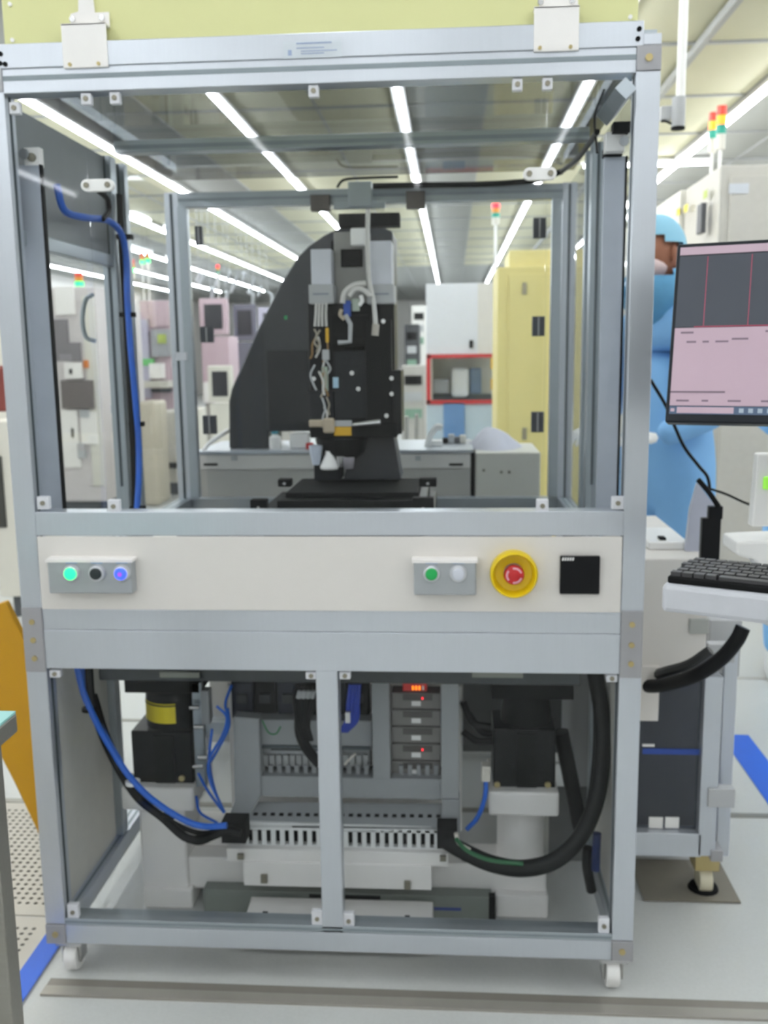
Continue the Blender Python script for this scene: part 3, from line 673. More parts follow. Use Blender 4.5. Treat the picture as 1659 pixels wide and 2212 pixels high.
for i in range(4):
    cable('blue_lead', LC([(758+i*6, 1478), (752+i*7, 1520), (750+i*7, 1555), (736+i*4, 1580)], .2+.006*i), .005, mat('royal_blue_lead', '1e3fb0', .5), 'royal blue lead right of the centre post', 'cable', group='royal blue leads right of the centre post')
tag(B(*px(746, 1540, 756, 1562, .18, .01)).build('cable_connector', PLAS), 'white connector among the royal blue leads', 'connector')
cable('ground_wire', LC([(566, 1556), (580, 1582), (596, 1585), (606, 1570)], .2), .002, GREENW, 'thin green wire loop above the terminal strip', 'wire')
cable('jumper_wire', LC([(745, 1652), (755, 1640), (768, 1628)], .2), .003, WIREW, 'short white jumper wire right of the centre post', 'wire')
# right big loop
cable('power_cable', LC([(960, 1815), (1000, 1838), (1060, 1865), (1130, 1876), (1200, 1858), (1255, 1805), (1290, 1720), (1302, 1620), (1300, 1540), (1285, 1450)], [.15, .14, .12, .11, .11, .13, .16, .2, .22, .24]), .019, CABLE, 'very thick black cable looping up the right side of the lower bay', 'cable', n=12)
cable('power_cable', LC([(1000, 1850), (1080, 1880), (1170, 1880), (1240, 1830), (1275, 1740), (1290, 1600), (1288, 1450)], [.16, .15, .15, .17, .20, .25, .29]), .010, CABLE, 'second black cable under the thick right loop', 'cable')
cable('ground_wire', LC([(985, 1812), (1010, 1838), (1060, 1858), (1130, 1866)], .09), .005, mat('dark_green_lead', '1f5c38', .5), 'green lead on top of the thick black loop', 'wire')
cable('jumper_wire', LC([(985, 1800), (992, 1822), (1015, 1836)], .11), .005, WIREW, 'cream wire end beside the right duct plug', 'wire')
cable('air_hose', LC([(1050, 1672), (1048, 1720), (1032, 1765), (1008, 1792)], .22), .006, BLUEC, 'short blue hose dropping left of the right isolator', 'hose')
tag(B(*px(1040, 1656, 1060, 1690, .21, .03)).build('hose_fitting', WIREW, bev=.003), 'cream fitting on top of the short blue hose', 'fitting')
for i, pts in enumerate(([(1000, 1515), (1020, 1560), (1060, 1570)], [(1000, 1580), (1030, 1600), (1070, 1600)], [(1010, 1540), (1040, 1580), (1070, 1585)])):
    cable('power_cable', LC(pts, .34+.01*i), .009, CABLE, ['upper', 'lowest', 'middle'][i]+' black cable behind the right isolator', 'cable')
# dark back sheets on the right, controller on the floor, trays
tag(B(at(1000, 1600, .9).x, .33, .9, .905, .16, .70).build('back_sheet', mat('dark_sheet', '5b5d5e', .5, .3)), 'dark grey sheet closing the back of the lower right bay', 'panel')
tag(B(*px(1185, 1700, 1275, 1990, .55, .004)).build('back_sheet', mat('mid_sheet', '7c7d7e', .5, .3)), 'mid grey metal sheet standing right of the right isolator', 'panel')
g = G(); g.cyl(at(1212, 1580, .42), at(1256, 1800, .42), .020); tag(g.build('corrugated_hose', CABLE), 'slanting dark hose behind the right cable loop', 'hose')
cable('power_cable', LC([(1270, 1830), (1268, 1870), (1278, 1925)], .22), .012, CABLE, 'black cable hanging down in the lower right corner', 'cable')
cable('air_hose', LC([(1290, 1800), (1288, 1840), (1287, 1880)], .2), .010, BLUED, 'dark blue sleeve in the lower right corner', 'hose')
ct = thing('controller_box', 'low grey controller box on the bottom of the lower bay', 'controller', (-.25, .27, .0))
cb = px(440, 1930, 1062, 1997, .25, .3); B(cb[0], cb[1], .25, .29, .0, cb[5]).build('box_body', mat('sage_grey_case', '7f857f', .5), ct, .003)
B(*px(668, 1935, 822, 1958, .246, .01)).build('fan_opening', BLACKM, ct); B(*px(932, 1961, 996, 1967, .248, .002)).build('print_line', mat('navy_print', '3a4a8c', .5), ct)
B(*px(1056, 1938, 1070, 1996, .245, .02)).build('side_trim', BLACKM, ct)
tr_ = thing('cable_tray', 'white flat tray lying behind the bottom rail', 'tray', (-.28, .15, at(700, 1960, .2).z-.05))
x0, x1 = at(520, 1980, .12).x, at(934, 1985, .12).x; zt_ = at(700, 1960, .2).z
g = G(); g.loft([[(x0, .10, zt_-.05), (x1, .10, zt_-.05), (x1, .24, zt_-.05), (x0, .24, zt_-.05)], [(x0, .10, zt_-.012), (x1, .10, zt_-.012), (x1, .24, zt_), (x0, .24, zt_)]]); g.build('tray', POWDER, tr_, .003)
for u, v in ((573, 1960), (880, 1969)): p_ = at(u, v, .18); B(p_.x-.006, p_.x+.006, .165, .18, zt_-.006, zt_-.002).build('tray_slot', BLACKM, tr_)
# small lower left bits
tag(B(*px(216, 1962, 248, 1974, .3, .04)).build('bracket_piece', STEEL), 'shiny steel bracket lying in the lower left corner', 'bracket')
cable('air_hose', [at(215, 1755, .9), at(240, 1735, .9), at(262, 1722, .9)], .003, BLUEC, 'thin blue tubes behind the lower left side rail', 'hose')
tag(B(*px(215, 1755, 268, 1800, 1.0, .05)).build('cable_coil', BLACKM, bev=.01), 'black coil of cable behind the lower left side rail', 'cable')

# ================================================================== BENCH BEHIND AND WHAT IS ON IT
YB = 1.32
bn = thing('bench_cabinet', 'white equipment cabinet right behind the enclosure, under the dark cover', 'cabinet', (at(730, 990, YB).x, YB+.4, 0))
x0, x1, _, _, z0, z1 = px(432, 975, 1016, 1105, YB, 0); zb = at(730, 972, YB).z
B(x0, x1, YB, YB+.36, .10, zb-.03).build('body', BEIGEG, bn, .003); B(x0-.01, x1+.01, YB-.012, YB+.37, zb-.012, zb).build('top_frame', ALU, bn, .002)
B(x0, x1, YB-.006, YB+.1, at(730, 1012, YB).z, zb-.014).build('lid_panel', WHITE, bn, .002); B(x0, x1, YB+.0, YB+.35, 0, .1).build('plinth', GREYP, bn)
for u in (455, 985): B(*px(u-15, 1001, u+15, 1006, YB-.009, .004)).build('vent_slot', BLACKM, bn)
for u in (505, 903): B(*px(u-6, 985, u+6, 995, YB-.016, .01)).build('catch', GREYP, bn)
b2_ = thing('white_cabinet', 'white box cabinet right behind the enclosure, under the white cloth', 'cabinet', (at(1095, 990, YB).x, YB+.35, 0))
x0, x1, _, _, z0, z1 = px(1027, 980, 1167, 1105, YB, 0); zc_ = at(1090, 978, YB).z
B(x0, x1, YB, YB+.34, 0, zc_).build('body', BEIGE, b2_, .004); B(x0-.012, x0-.004, YB+.01, YB+.3, .1, zc_).build('dark_gap_strip', BLACKM, b2_)  # the thin black strip fills the gap towards the bench cabinet
for u, v in ((1045, 1016), (1083, 1020), (1100, 1020)): B(*px(u-3, v-3, u+3, v+3, YB-.003, .003)).build('screw_head', SCREW, b2_)
# dark fin-shaped cover on the bench
fn = thing('machine_cover', 'dark grey fin-shaped machine cover with sloping front standing on the bench', 'cover', (at(680, 970, YB+.1).x, YB+.2, zb))
Yf = YB+.08
out = [(495, 970), (494, 868), (500, 840), (555, 715), (608, 610), (642, 556), (668, 530), (700, 508), (735, 492), (822, 488), (848, 500), (850, 930), (690, 932), (580, 930), (580, 970)]
G().prism([(at(u, v, Yf).x, max(zb, at(u, v, Yf).z) if v > 950 else at(u, v, Yf).z) for u, v in out], Yf, Yf+.27).build('cover_shell', DGREY, fn, .006)
B(*px(578, 757, 668, 932, Yf-.012, .02)).build('inset_panel', DGREY2, fn, .002)
B(*px(578, 700, 668, 757, Yf-.004, .008)).build('upper_panel', DGREY, fn, .001)
B(*px(614, 682, 620, 690, Yf-.008, .004)).build('status_lamp', DGREEN, fn)
# items on the bench
def item(name, m, bx, label, cat, bev=.004, grp=None): return tag(B(*bx).build(name, m, bev=bev), label, cat, grp)
def bottle(u, vt, vb, w_, Y, m, cap, label):
    a = at(u, vb, Y); b = at(u, vt, Y); r = w_*(Y+1.92)/2082/2; zb_ = zb if abs(Y-YB-.15) < .4 else a.z; h = b.z-zb_
    t = thing('bottle', label, 'bottle', (a.x, Y, zb_)); g = G(); g.lathe((a.x, Y, zb_), [(r, 0), (r, h*.68), (r*.5, h*.8), (r*.5, h*.86)], 'z', 20); g.build('body', m, t)
    g = G(); g.lathe((a.x, Y, zb_+h*.86), [(r*.6, 0), (r*.6, h*.14)], 'z', 16); g.build('cap', cap, t)
bottle(595, 932, 972, 26, YB+.05, POWDER, mat('teal_cap', '3a8ca0', .5), 'white bottle with a teal cap on the bench beside the dark cover')
item('carton', POWDER, px(625, 936, 665, 972, YB+.06, .06)[:4]+(zb, at(640, 938, YB+.06).z), 'white carton on the bench below the inset dark panel', 'box')
item('red_stopper', RED, px(660, 956, 676, 972, YB+.02, .02)[:4]+(zb, at(668, 957, YB+.02).z), 'small red plastic piece on the bench at the microscope', 'plastic part')
# white cloth heap
ch = px(1010, 925, 1128, 978, YB+.12, .2)
rings = []; cxc, cyc = (ch[0]+ch[1])/2, YB+.18
for k in range(9):
    t_ = k/8; rr = 1-t_; hh = (ch[5]-zc_)*(1-rr**1.7); ring = []
    for i in range(28):
        a = 2*math.pi*i/28; f = 1+.10*math.sin(3*a+k*.4)+.05*math.sin(7*a-k)
        ring.append((cxc-.02*t_+(ch[1]-ch[0])/2*rr*f*math.cos(a)+.0001, cyc+.11*rr*f*math.sin(a), zc_+hh*(1 if k else 0)))
    rings.append(ring)
g = G(); g.smooth = True; g.loft(rings); o = g.build('cloth_heap', CLOTH); tag(o, 'white crumpled cloth heaped on the white box cabinet', 'cloth')
# white phone-like handset and small clutter
hs = thing('desk_phone', 'white curved handset standing on the bench right of the microscope', 'handset', (at(935, 970, YB+.1).x, YB+.1, zb))
g = G(); g.tube(spline([at(922, 968, YB+.1), at(930, 940, YB+.1), at(945, 922, YB+.1), at(955, 925, YB+.1)]), .011, 10); g.build('handset', PLAS, hs)
B(*(px(920, 960, 955, 972, YB+.1, .06)[:4]+(zb, zb+.02))).build('cradle', PLAS, hs, .003)
for i, (u, wd, h_) in enumerate(((962, 8, 12), (975, 10, 20), (988, 9, 14), (1000, 10, 18))):
    item('adapter', [BLACKM, GREYP, mat('grey_dark', '55565a', .5), BEIGE][i], px(u-wd/2-2, 965-h_, u+wd/2+2, 972, YB+.2, .04)[:4]+(zb, zb+h_*.0016), ['black adapter', 'grey adapter', 'dark grey adapter', 'beige adapter'][i]+' on the bench between the handset and the cloth', 'adapter')
cable('white_hose', [at(440, 972, YB+.03), at(455, 955, YB+.05), at(480, 938, YB+.1), at(492, 930, YB+.15)], .008, PLAS, 'white curved hose on the left end of the bench', 'hose')

# ================================================================== BACKGROUND EQUIPMENT
def zat(v, Y, u=977): return at(u, v, Y).z
def tower(u, vtop, vlamp, vbase, w_, Y, lit, label, base=None):
    a = at(u, vbase, Y); top = at(u, vtop, Y); lb = at(u, vlamp, Y); r = w_*(Y+1.92)/2082/2
    zb_ = base if base is not None else a.z
    t = thing('signal_tower', label, 'signal tower', (a.x, Y, zb_)); n = 3; h = (top.z-lb.z)/n
    g = G(); g.lathe((a.x, Y, zb_), [(r*.35, 0), (r*.35, lb.z-zb_-.0)], 'z', 10); g.build('pole', PLAS, t)
    g = G(); g.lathe((a.x, Y, lb.z-h*1.6), [(r*.9, 0), (r*.9, h*1.6)], 'z', 14); g.build('base_sleeve', BEIGE, t)
    for i, (nm, on, off) in enumerate((('green_lamp', LGREEN, TGREEN), ('amber_lamp', LAMB, mat('amber_lens', 'd88a28', .4)), ('red_lamp', LRED, RLENS))):
        g = G(); g.lathe((a.x, Y, lb.z+h*i), [(r, 0), (r, h*.94)], 'z', 16); g.build(nm, on if nm[0] in lit else off, t)
# white machine with the red window frame
Yw = 6.9
wm = thing('process_machine', 'white machine with a red framed window seen behind the enclosure', 'machine', (at(990, 900, Yw).x, Yw+.8, 0))
xw0, xw1 = at(921, 760, Yw).x, at(1085, 760, Yw).x; zwt, zwa, zwb = zat(612, Yw, 990), zat(768, Yw, 990), zat(870, Yw, 990)
B(xw0, xw1, Yw, Yw+2.0, zwa, zwt).build('upper_housing', mat('cool_white_steel', 'd8dae0', .4), wm, .01)
B(xw0, xw1, Yw+.5, Yw+2, zwb, zwa).build('rear_housing', BEIGE, wm); B(xw0, xw1, Yw, Yw+2, 0, zwb-.0).build('lower_housing', mat('pale_blue_steel', 'b4c4d0', .5), wm)
B(xw0, xw0+.05, Yw, Yw+.5, zwb, zwa).build('corner_post', BEIGE, wm)
for bx in ((921, 765, 1070, 773), (921, 864, 1070, 873), (921, 765, 930, 873)): B(*px(*bx, Yw-.02, .02)).build('red_border', REDF, wm)
pane_ = B(*px(930, 773, 1070, 864, Yw+.02, .01)).build('window_pane', GLASS, wm)
B(*px(1032, 612, 1062, 765, Yw-.012, .012)).build('side_door', mat('cream_panel', 'd6d2cc', .5), wm); B(*px(1014, 735, 1022, 752, Yw-.02, .02)).build('door_lock', BLACKM, wm)
B(*px(975, 795, 1012, 858, Yw+.2, .15)).build('inner_canister', PLAS, wm, .03); B(*px(935, 820, 970, 850, Yw+.25, .15)).build('inner_block', GREYP, wm, .01)
B(*px(1015, 795, 1040, 850, Yw+.3, .15)).build('inner_bracket', mat('blue_grey', '6f86a0', .5), wm, .01); B(*px(958, 870, 1004, 950, Yw-.02, .02)).build('blue_panel', mat('blue_panel', '5c84b4', .5), wm)
B(*px(935, 852, 1062, 866, Yw+.3, .1)).build('inner_rail', GRDARK, wm)
for v in (785, 830): B(*px(1060, v-12, 1074, v+12, Yw-.03, .03)).build('yellow_marker', OYEL, wm)
tower(1070, 440, 470, 612, 17, Yw+.3, 'r', 'signal tower with lit red top above the white machine', zwt)
# yellow cabinet
Yy = 4.0
yc = thing('storage_cabinet', 'tall cream yellow cabinet seen at the right of the rear door', 'cabinet', (at(1150, 900, Yy).x, Yy+.4, 0))
B(at(1074, 760, Yy).x, at(1074, 760, Yy).x+.62, Yy, Yy+.7, 0, zat(576, Yy, 1120)).build('body', YCAB, yc, .008)
B(at(1100, 760, Yy).x, at(1074, 760, Yy).x+.60, Yy+.1, Yy+.6, zat(576, Yy, 1120), zat(536, Yy, 1140)).build('top_box', mat('light_yellow', 'dccf8e', .5), yc, .006)
B(at(1098, 700, Yy).x, at(1098, 700, Yy).x+.46, Yy-.012, Yy, .15, zat(592, Yy, 1120)).build('door', YCAB, yc, .003)
for v in (623, 937): B(*px(1128, v-13, 1138, v+13, Yy-.02, .01)).build('door_latch', mat('latch_grey', '9a9278', .4, .3), yc)
# far racks between
for i, (u0, v0, u1, v1, Y, m, lab) in enumerate(((868, 790, 918, 980, 11.0, BEIGEG, 'grey equipment rack far behind, right of the microscope'), (874, 700, 905, 800, 14.0, mat('dark_eq', '3c3e42', .5), 'dark far machine above the grey rack'), (890, 660, 920, 790, 16.0, WALLM, 'white far cabinet beside the white machine'))):
    b_ = px(u0, v0, u1, v1, Y, .8); t = thing('equipment_rack', lab, 'rack', ((b_[0]+b_[1])/2, Y, 0)); B(b_[0], b_[1], Y, Y+.8, 0, b_[5]).build('body', m, t, .01)
    for j in range(3): B(b_[0]+.04, b_[1]-.04, Y-.02, Y, b_[5]-.25-.22*j, b_[5]-.13-.22*j).build('front_unit', [BLACKM, GREYP, mat('green_unit', '7fa08c', .5)][j], t)
for i, (u, vt) in enumerate(((878, 900), (900, 895))):
    b_ = px(u-4, vt, u+4, 990, 3.2, .05); tag(B(b_[0], b_[1], 3.2, 3.25, 0, b_[5]).build('rack_leg', STEEL), ['left', 'right'][i]+' brown steel stand leg just right of the microscope', 'stand')
# left aisle: cabinets in a row, built at real depth
def cabinet(name, label, cat, u0, u1, vt, Y, dep, m, parts=()):
    x0, x1 = at(u0, 800, Y).x, at(u1, 800, Y).x; zt_ = zat(vt, Y, u0)
    t = thing(name, label, cat, ((x0+x1)/2, Y+dep/2, 0)); B(x0, x1, Y, Y+dep, .12, zt_).build('body', m, t, .01); B(x0+.05, x1-.05, Y+.05, Y+dep, 0, .12).build('plinth', mat('dark_plinth', '54585c', .6), t)
    for (n, mm, a, b_, c, d, off) in parts: B(*px(a, b_, c, d, Y-off, off)).build(n, mm, t, .004)
    return t, zt_
Ya = 6.2
t, za = cabinet('test_cabinet', 'white test machine behind the left side pane, with dark windows', 'machine', 95, 214, 622, Ya, 1.2, mat('pinkish_white_steel', 'd2cccc', .5), (
    ('dark_window', mat('taupe_window', '7e7a7e', .4), 118, 690, 148, 780, .02), ('dark_window', mat('taupe_window', '7e7a7e', .4), 148, 740, 174, 780, .02),
    ('upper_hatch', POWDER, 118, 618, 160, 680, .03), ('middle_shelf', POWDER, 138, 783, 176, 818, .05), ('brown_screen', mat('brown_grey_screen', '6c6564', .4), 132, 822, 200, 882, .06),
    ('small_switch', BLACKM, 149, 797, 155, 808, .06), ('orange_tag', mat('orange_tag', 'd07a3a', .5), 180, 778, 191, 795, .03), ('drawer', POWDER, 135, 885, 170, 1010, .03), ('drawer', POWDER, 174, 890, 210, 960, .03),
    ('round_gauge', GREYP, 172, 886, 192, 902, .05), ('meter', GREYP, 167, 958, 184, 990, .04), ('vertical_strip', BEIGE, 188, 640, 214, 1050, .02), ('handle_bar', BLACKM, 154, 925, 158, 945, .04)))
tower(173, 588, 618, 640, 18, Ya+.3, 'g', 'signal tower with lit green lamp nearest the left side pane', za)
t, zbk = cabinet('test_cabinet', 'pink-grey tall test machine behind the blue hose', 'machine', 296, 372, 650, 8.6, 1.0, PINK, (
    ('column', LILAC, 300, 690, 322, 860, .06), ('display_panel', mat('rose_panel', 'c0a8b0', .5), 325, 652, 372, 705, .04), ('monitor', mat('grey_monitor', 'a0a2a8', .4), 326, 712, 370, 770, .08), ('lime_note', mat('lime_note', 'a8b850', .5), 340, 722, 358, 742, .10),
    ('green_light', mat('soft_green', '6cc070', .5), 305, 775, 330, 790, .08), ('white_drawer', POWDER, 322, 785, 352, 818, .10), ('counter', BEIGE, 298, 824, 365, 838, .30), ('dark_slot', mat('dark_slot', '50545a', .5), 300, 840, 370, 848, .05)))
tower(288, 560, 588, 650, 14, 8.7, 'g', 'signal tower lit green just right of the blue hose', zbk)
tower(312, 545, 570, 655, 9, 10.3, 'g', 'middle signal tower lit green beyond the pink-grey machine', 0.0)
tower(324, 540, 568, 655, 10, 9.4, 'g', 'right signal tower lit green beyond the pink-grey machine', 0.0)
cabinet('low_cabinet', 'low beige cabinet on the floor between left post and rear post', 'cabinet', 332, 392, 890, 7.4, .9, BEIGE, (('dark_foot', BLACKM, 355, 1000, 380, 1012, .03),))
tag(B(*px(296, 868, 336, 1000, 6.7, .4)[:4], 0, at(316, 868, 6.7).z).build('trash_bin', mat('pale_cream', 'c8c0ae', .5), bev=.03), 'cream rounded bin beside the low beige cabinet', 'bin')
# workstations with monitors left of the cover
def station(u0, u1, vt, Y, bez, orange, label):
    x0, x1 = at(u0, 800, Y).x, at(u1, 800, Y).x; t = thing('workstation', label, 'workstation', ((x0+x1)/2, Y, 0)); w_ = x1-x0
    zt_ = zat(vt, Y, u0); h = zt_-zat(vt+78, Y, u0)
    B(x0, x1, Y, Y+.08, zt_-h, zt_).build('monitor_frame', bez, t, .01); s = B(x0+w_*.18, x1-w_*.18, Y-.01, Y+.01, zt_-h*.85, zt_-h*.16).build('monitor_screen', mat('dark_screen', '2a2a30', .3), t)
    B(x0, x1, Y+.02, Y+.5, zat(vt+190, Y, u0), zt_-h-.02).build('control_housing', bez, t, .01)
    B(x0+w_*.1, x1-w_*.2, Y-.12, Y+.1, zat(vt+225, Y, u0), zat(vt+180, Y, u0)).build('keyboard_shelf', POWDER, t, .01)
    B(x0, x1, Y+.1, Y+.6, 0, zat(vt+190, Y, u0)).build('desk_pedestal', BEIGEG, t, .01)
    if orange: B(x0+w_*.5, x0+w_*.95, Y-.02, Y, zt_-h-.32, zt_-h-.15).build('orange_card', ORANGE, t)
station(436, 496, 645, 9.0, PINK, False, 'pinkish workstation with a dark monitor next to the rear left post')
station(508, 556, 658, 10.3, mat('slate_housing', '6c6a78', .5), False, 'slate monitor workstation second from the rear left post')
station(562, 620, 664, 11.6, LILAC, True, 'lilac workstation with an orange card partly behind the dark cover')
station(448, 500, 790, 6.8, BEIGE, False, 'beige lower workstation in front of the pinkish one')
# overhead piping clutter over the workstations
pm = thing('pipe_manifold', 'shiny exhaust pipes hanging from the ceiling over the far left workstations', 'pipes', (-3.3, 10, CEIL))
for i in range(12):
    u = 432+i*13+random.uniform(-4, 4); v = 585+random.uniform(0, 45); Yp_ = 9.2+.2*i; a = at(u, v, Yp_); b_ = at(u+random.uniform(-14, 14), v+random.uniform(14, 40), Yp_+.1)
    g = G(); g.tube(spline([a, (a+b_)/2+Vector((.03, 0, .05)), b_]), .02, 8); pp = g.build('exhaust_pipe', mat('pale_duct_pipe', 'c4c8cc', .3, .5), pm)
    g = G(); g.cyl((a.x, a.y, a.z), (a.x, a.y, CEIL), .004, n=6); g.build('hanger_rod', GREYP, pp)
tower(473, 572, 590, 645, 7, 9.8, 'r', 'small signal tower with a red lamp above the pinkish workstation', 0.0)
# far left machines beyond the machine row
for i, (u0, u1, vt, Y, lab) in enumerate(((-60, 20, 560, 5.4, 'beige cabinet at the far left edge of the picture'), (230, 262, 640, 7.8, 'grey white cabinet seen beyond the left side post'))):
    cabinet('equipment_cabinet', lab, 'cabinet', u0, u1, vt, Y, .5, BEIGE)
cabinet('utility_cart', 'beige cart at the left edge with dark open front', 'cart', -40, 14, 910, 2.9, .6, BEIGE, (('dark_opening', mat('dark_open', '3c3c38', .6), -30, 985, 8, 1140, .01),))
tag(B(*px(-20, 1105, 34, 1165, 3.6, .3)).build('floor_mat_box', mat('lime_box', 'a8b23c', .5), bev=.02), 'lime green box on the floor at the left edge', 'box')
tag(B(*px(-20, 790, 14, 890, 3.4, .3)).build('red_bin', mat('dark_red', '7c3a34', .5), bev=.02), 'dark red container above the beige cart', 'container')
# tall beige cabinets on the right
Yr = 3.7
tc_ = thing('tall_cabinet', 'tall beige cabinet behind the monitor, top right', 'cabinet', (2.2, Yr+.4, 0))
xr = at(1546, 600, Yr).x; zr = zat(356, Yr, 1600)
B(xr, xr+1.3, Yr, Yr+.8, 0, zr).build('body', mat('grey_beige_steel', 'bdbab2', .5), tc_, .01)
B(at(1568, 600, Yr).x, xr+.8, Yr-.02, Yr, .1, zr-.06).build('door', mat('grey_beige_steel', 'bdbab2', .5), tc_, .004); B(*px(1575, 396, 1618, 418, Yr-.024, .004)).build('label', mat('pale_label', 'c8ccd2', .5), tc_)
tc2 = thing('tall_cabinet', 'long white cabinet row behind the person with dark handles', 'cabinet', (2.2, Yr+4, 0))
B(xr-.03, xr+1.3, Yr+.82, Yr+7.5, 0, zr+.0).build('body', mat('warm_white_steel', 'd8d6ce', .5), tc2, .01)
ha = atx(1520, 500, xr-.03)
for yy, z0, z1 in ((ha.y, at(1523, 505, ha.y).z, at(1523, 440, ha.y).z),):
    B(xr-.06, xr-.03, yy-.05, yy+.05, z0, z1).build('handle', mat('grey_dark', '55565a', .5), tc2, .004)
for u, v, m in ((1524, 420, mat('lime_note', 'a8b850', .5)), (1482, 450, LYEL), (1465, 458, LYEL)):
    a = atx(u, v, xr-.031); B(xr-.034, xr-.030, a.y-.04, a.y+.04, a.z-.022, a.z+.022).build('sticker', m, tc2)
tower(1555, 228, 290, 345, 20, Yr+.3, 'a', 'right signal tower with lit amber lamp on the tall beige cabinet', zr)
tower(1537, 242, 300, 350, 17, Yr+1.3, 'a', 'left signal tower with lit amber lamp behind its neighbour', zr)
# hanging pole
Yp = 1.6
pl = thing('ceiling_pole', 'white pole hanging from the ceiling with a grey end fitting', 'pole', (at(1470, 270, Yp).x, Yp, at(1462, 278, Yp).z))
a = at(1470, 210, Yp); g = G(); g.lathe((a.x, Yp, a.z), [(.0155, 0), (.0155, CEIL-a.z)], 'z', 16); g.build('pole', PLAS, pl)
b_ = at(1461, 276, Yp); g = G(); g.lathe((a.x-.005, Yp, b_.z), [(.021, 0), (.023, .008), (.023, a.z-b_.z)], 'z', 16); g.build('end_fitting', GREYP, pl)
g = G(); g.lathe((a.x-.005, Yp, b_.z-.006), [(.024, 0), (.024, .008)], 'z', 16); g.build('rubber_ring', BLACKM, pl); cable('side_lead', [at(1452, 268, Yp), at(1438, 262, Yp), at(1428, 262, Yp)], .004, CABLE, '', parent=pl)
B(*px(1428, 228, 1452, 258, Yp, .03)).build('side_block', GREYP, pl, .003)

# ================================================================== RIGHT: CONTROL CABINET, MONITOR, KEYBOARD
Yk = .32
rc = thing('control_cabinet', 'white control cabinet on an aluminium frame with a dark smoked door, on casters', 'cabinet', (.7, .8, 0))
xk0 = .40
def K(n, m, u0, v0, u1, v1, Y=Yk, d=.04, bev=.002, label=None, parent=None): return B(*px(u0, v0, u1, v1, Y, d)).build(n, m, parent or rc, bev, label)
k1 = px(1395, 1207, 1528, 1455, Yk, .5); B(XR1+.012, k1[1], Yk, Yk+.6, at(1450, 1455, Yk).z, at(1450, 1207, Yk).z).build('upper_box', WHITE, rc, .004)
K('lower_cover', WHITE, 1384, 1440, 1424, 1558, Yk-.01, .05)
K('post', ALU, 1515, 1462, 1554, 1850, Yk+.02, .045); p_ = K('post', ALU, 1556, 1400, 1585, 1850, Yk+.09, .045)
K('bottom_rail', ALU, 1330, 1800, 1515, 1850, Yk+.02, .045); K('corner_cap', ALUD, 1536, 1838, 1562, 1862, Yk+.015, .05)
for v in (1412, 1725): K('hinge', GREYP, 1530, v-20, 1588, v+20, Yk+.012, .03)
B(px(1330, 1460, 1516, 1800, Yk+.045, 0)[0], px(1330, 1460, 1516, 1800, Yk+.045, 0)[1], Yk+.045, Yk+.05, at(1450, 1800, Yk+.045).z, at(1450, 1450, Yk+.045).z).build('smoked_door', SMOKE, rc)
K('inner_body', mat('cabinet_inner', '83868c', .5), 1340, 1455, 1540, 1800, Yk+.2, .35); K('blue_stripe', mat('blue_stripe', '2a4a9c', .5), 1388, 1618, 1514, 1630, Yk+.042, .003, 0)
K('print_line', PLAS, 1388, 1608, 1414, 1613, Yk+.042, .003, 0)
for u in (1402, 1437): K('white_tag', PLAS, u, 1766, u+30, 1789, Yk+.042, .003, 0)
for cx_, yy in ((at(1520, 1890, Yk+.1).x, Yk+.10), (at(1520, 1890, Yk+.1).x, Yk+.5), (.5, Yk+.5)):
    zt_ = at(1500, 1850, Yk+.02).z; g = G(); g.lathe((cx_, yy, .035), [(.01, -.016), (.033, -.016), (.035, -.01), (.035, .01), (.033, .016), (.01, .016)], 'x', 22); g.build('caster_wheel', mat('cream_wheel', 'd2ccb4', .5), rc)
    B(cx_-.03, cx_+.03, yy-.03, yy+.03, .07, zt_).build('caster_bracket', BRASS, rc)
    g = G(); g.lathe((cx_, yy, .002), [(.04, 0), (.035, .012)], 'z', 16); g.build('levelling_foot', BLACKM, rc)
tag(B(.48, .72, .36, .56, .002, .006).build('floor_mat', mat('taupe_mat', '7c776c', .6)), 'dark taupe plate on the floor under the right cabinet caster', 'mat')
K('side_plate', mat('grey_green_plate', 'a8aaa6', .5), 1490, 1338, 1532, 1370, Yk-.01, .02)
K('arm_bracket', GREYP, 1532, 1340, 1600, 1462, Yk+.1, .04)
# things on top of the cabinet
ztop = at(1450, 1207, Yk).z
tag(B(at(1400, 1200, Yk+.1).x, at(1488, 1200, Yk+.1).x, Yk+.1, Yk+.3, ztop, ztop+.02).build('document_pad', PLAS, bev=.004), 'white pad lying on top of the control cabinet', 'pad')
tag(B(at(1425, 1196, Yk+.12).x, at(1438, 1196, Yk+.12).x, Yk+.12, Yk+.15, ztop+.02, ztop+.026).build('marker_cap', BLACKM), 'small black cap on the white pad', 'cap')
Ys = .285
ms_ = thing('sensor_stand', 'black upright bracket standing on the control cabinet, behind the keyboard', 'bracket', (at(1537, 1220, Ys).x, Ys, ztop))
B(*px(1515, 1120, 1556, 1232, Ys, .02)).build('bracket_plate', BLACK, ms_, .002); B(*px(1532, 1094, 1562, 1122, Ys, .02)).build('bracket_top', BLACK, ms_, .002)
cable('bracket_arm', [at(1552, 1094, Ys), at(1530, 1062, Ys), at(1508, 1036, Ys)], .006, BLACKM, '', parent=ms_)
gp = [at(1508, 1040, Ys+.1), at(1552, 1100, Ys+.1)]
tag(G().prism([(at(u, v, Ys+.12).x, at(u, v, Ys+.12).z) for u, v in ((1508, 1045), (1550, 1100), (1545, 1215), (1478, 1215), (1492, 1100))], Ys+.12, Ys+.14).build('clear_shield', mat('pale_lilac_sheet', 'b9bccb', .4)), 'pale grey slanted sheet behind the black bracket', 'sheet')
